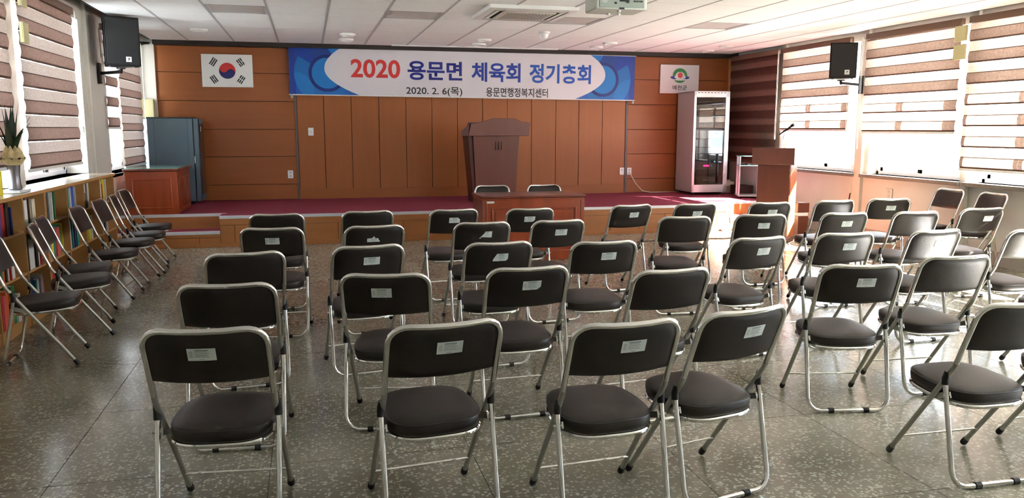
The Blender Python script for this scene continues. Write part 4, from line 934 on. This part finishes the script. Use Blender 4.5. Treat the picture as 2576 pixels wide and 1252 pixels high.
for s, a, c, m_, za, zb in (('2020', 868, 985, M_RED, 196, 150), ('용문면', 1003, 1137, M_DBLUE, 202, 154), ('체육회', 1160, 1285, M_MBLUE, 206, 158), ('정기총회', 1308, 1471, M_LBLUE, 210, 162)):
    mid = (a+c)/2; text_mesh('lettering', s, m_, t, bx_(a), bx_(c), bz_(za, mid), bz_(zb, mid), -.003, .027 if s != '2020' else .024)
text_mesh('lettering', '2020. 2. 6(목)', M_BLK, t, bx_(999), bx_(1137), bz_(242, 1068), bz_(218, 1068), -.003, .012)
text_mesh('lettering', '용문면행정복지센터', M_BLK, t, bx_(1197), bx_(1357), bz_(244, 1277), bz_(221, 1277), -.003, .014)
MB().tube([(-.02, .002, BH+.004), (BL+.02, .002, BH+.004)], .007, 8).build('top_rod', M_WHITE, t)
MB().tube([(-.01, .002, -BH-.006), (BL+.01, .002, -BH-.006)], .009, 8).build('bottom_rod', M_WHITE, t)
for x in (.03, BL-.02): MB().lathe([(.02, -.06), (.022, -.02), (.01, 0)], (x, .005, -BH), 10).build('rod_clip', M_CHROME2, t)
for x in (0, BL): MB().tube([(x, .005, BH), (x, .02, BH+.05)], .006, 6).build('hook', M_CHROME2, t)
# wall plates
def plate(name, label, x, z, holes, y=YB-.022, w_=.042, h_=.062):
    t = thing(name, label, 'switch' if 'switch' in name else 'socket', (x, y, z))
    MB().box(-w_, w_, -.01, 0, -h_, h_).build('cover_plate', M_WHITE, t, bevel=.004)
    for q in holes: MB().lathe([(.017, 0), (.017, .003)], n=14).xf(Matrix.Translation((0, -.0095, q)) @ Matrix.Rotation(R(90), 4, 'X')).build('socket_hole' if 'switch' not in name else 'rocker', M_TBAR if 'switch' not in name else M_GREYEQ, t)
plate('light_switch', 'white switch plate on the panelling below the banner left end', .04, 1.449, [0])
plate('wall_socket', 'white double socket left of the left grey strip', -.293, .786, [.028, -.028])
plate('wall_socket', 'white socket plate just left of the right grey strip', 5.262, .770, [.02])
plate('wall_socket', 'white socket with the plugged-in cord right of the right grey strip', 5.40, .768, [.02, -.03])
t = thing('wall_socket', 'socket plate low on the right wall below the middle window', 'socket', (XR-.001, 8.99, .66), R(90))
MB().box(-.06, .06, -0, .012, -.07, .07).build('cover_plate', M_CREAM, t, bevel=.004); MB().box(-.02, .02, .01, .014, -.05, -.005).box(-.02, .02, .01, .014, .01, .055).build('socket_hole', M_TBAR, t)
tag(MB().tube([(5.395, YB-.04, .75), (5.42, YB-.07, .70), (5.50, YB-.08, .56), (5.62, YB-.1, .43), (5.78, YB-.10, SZ+.006), (6.05, YB-.08, SZ+.006), (6.33, YB-.06, SZ+.006)], .006, 6).build('power_cord', M_CORD), 'white power cord running from the socket along the carpet to the rack', 'cord')
tag(MB().tube([(6.35, 9.72, .06), (6.45, 9.75, .008), (6.3, 9.5, .008), (6.08, 9.28, .008), (5.95, 9.0, .008), (6.3, 8.7, .008), (6.9, 8.8, .008)], .006, 6).build('floor_cable', M_CORD), 'pale cable curling on the floor at the lectern foot', 'cable')
tag(MB().tube([(4.2, 9.9, .006), (4.9, 10.1, .006), (5.5, 9.95, .006), (5.9, 10.05, .006)], .006, 6).build('floor_cable', M_BLACKM), 'dark cable lying on the floor before the right step', 'cable')
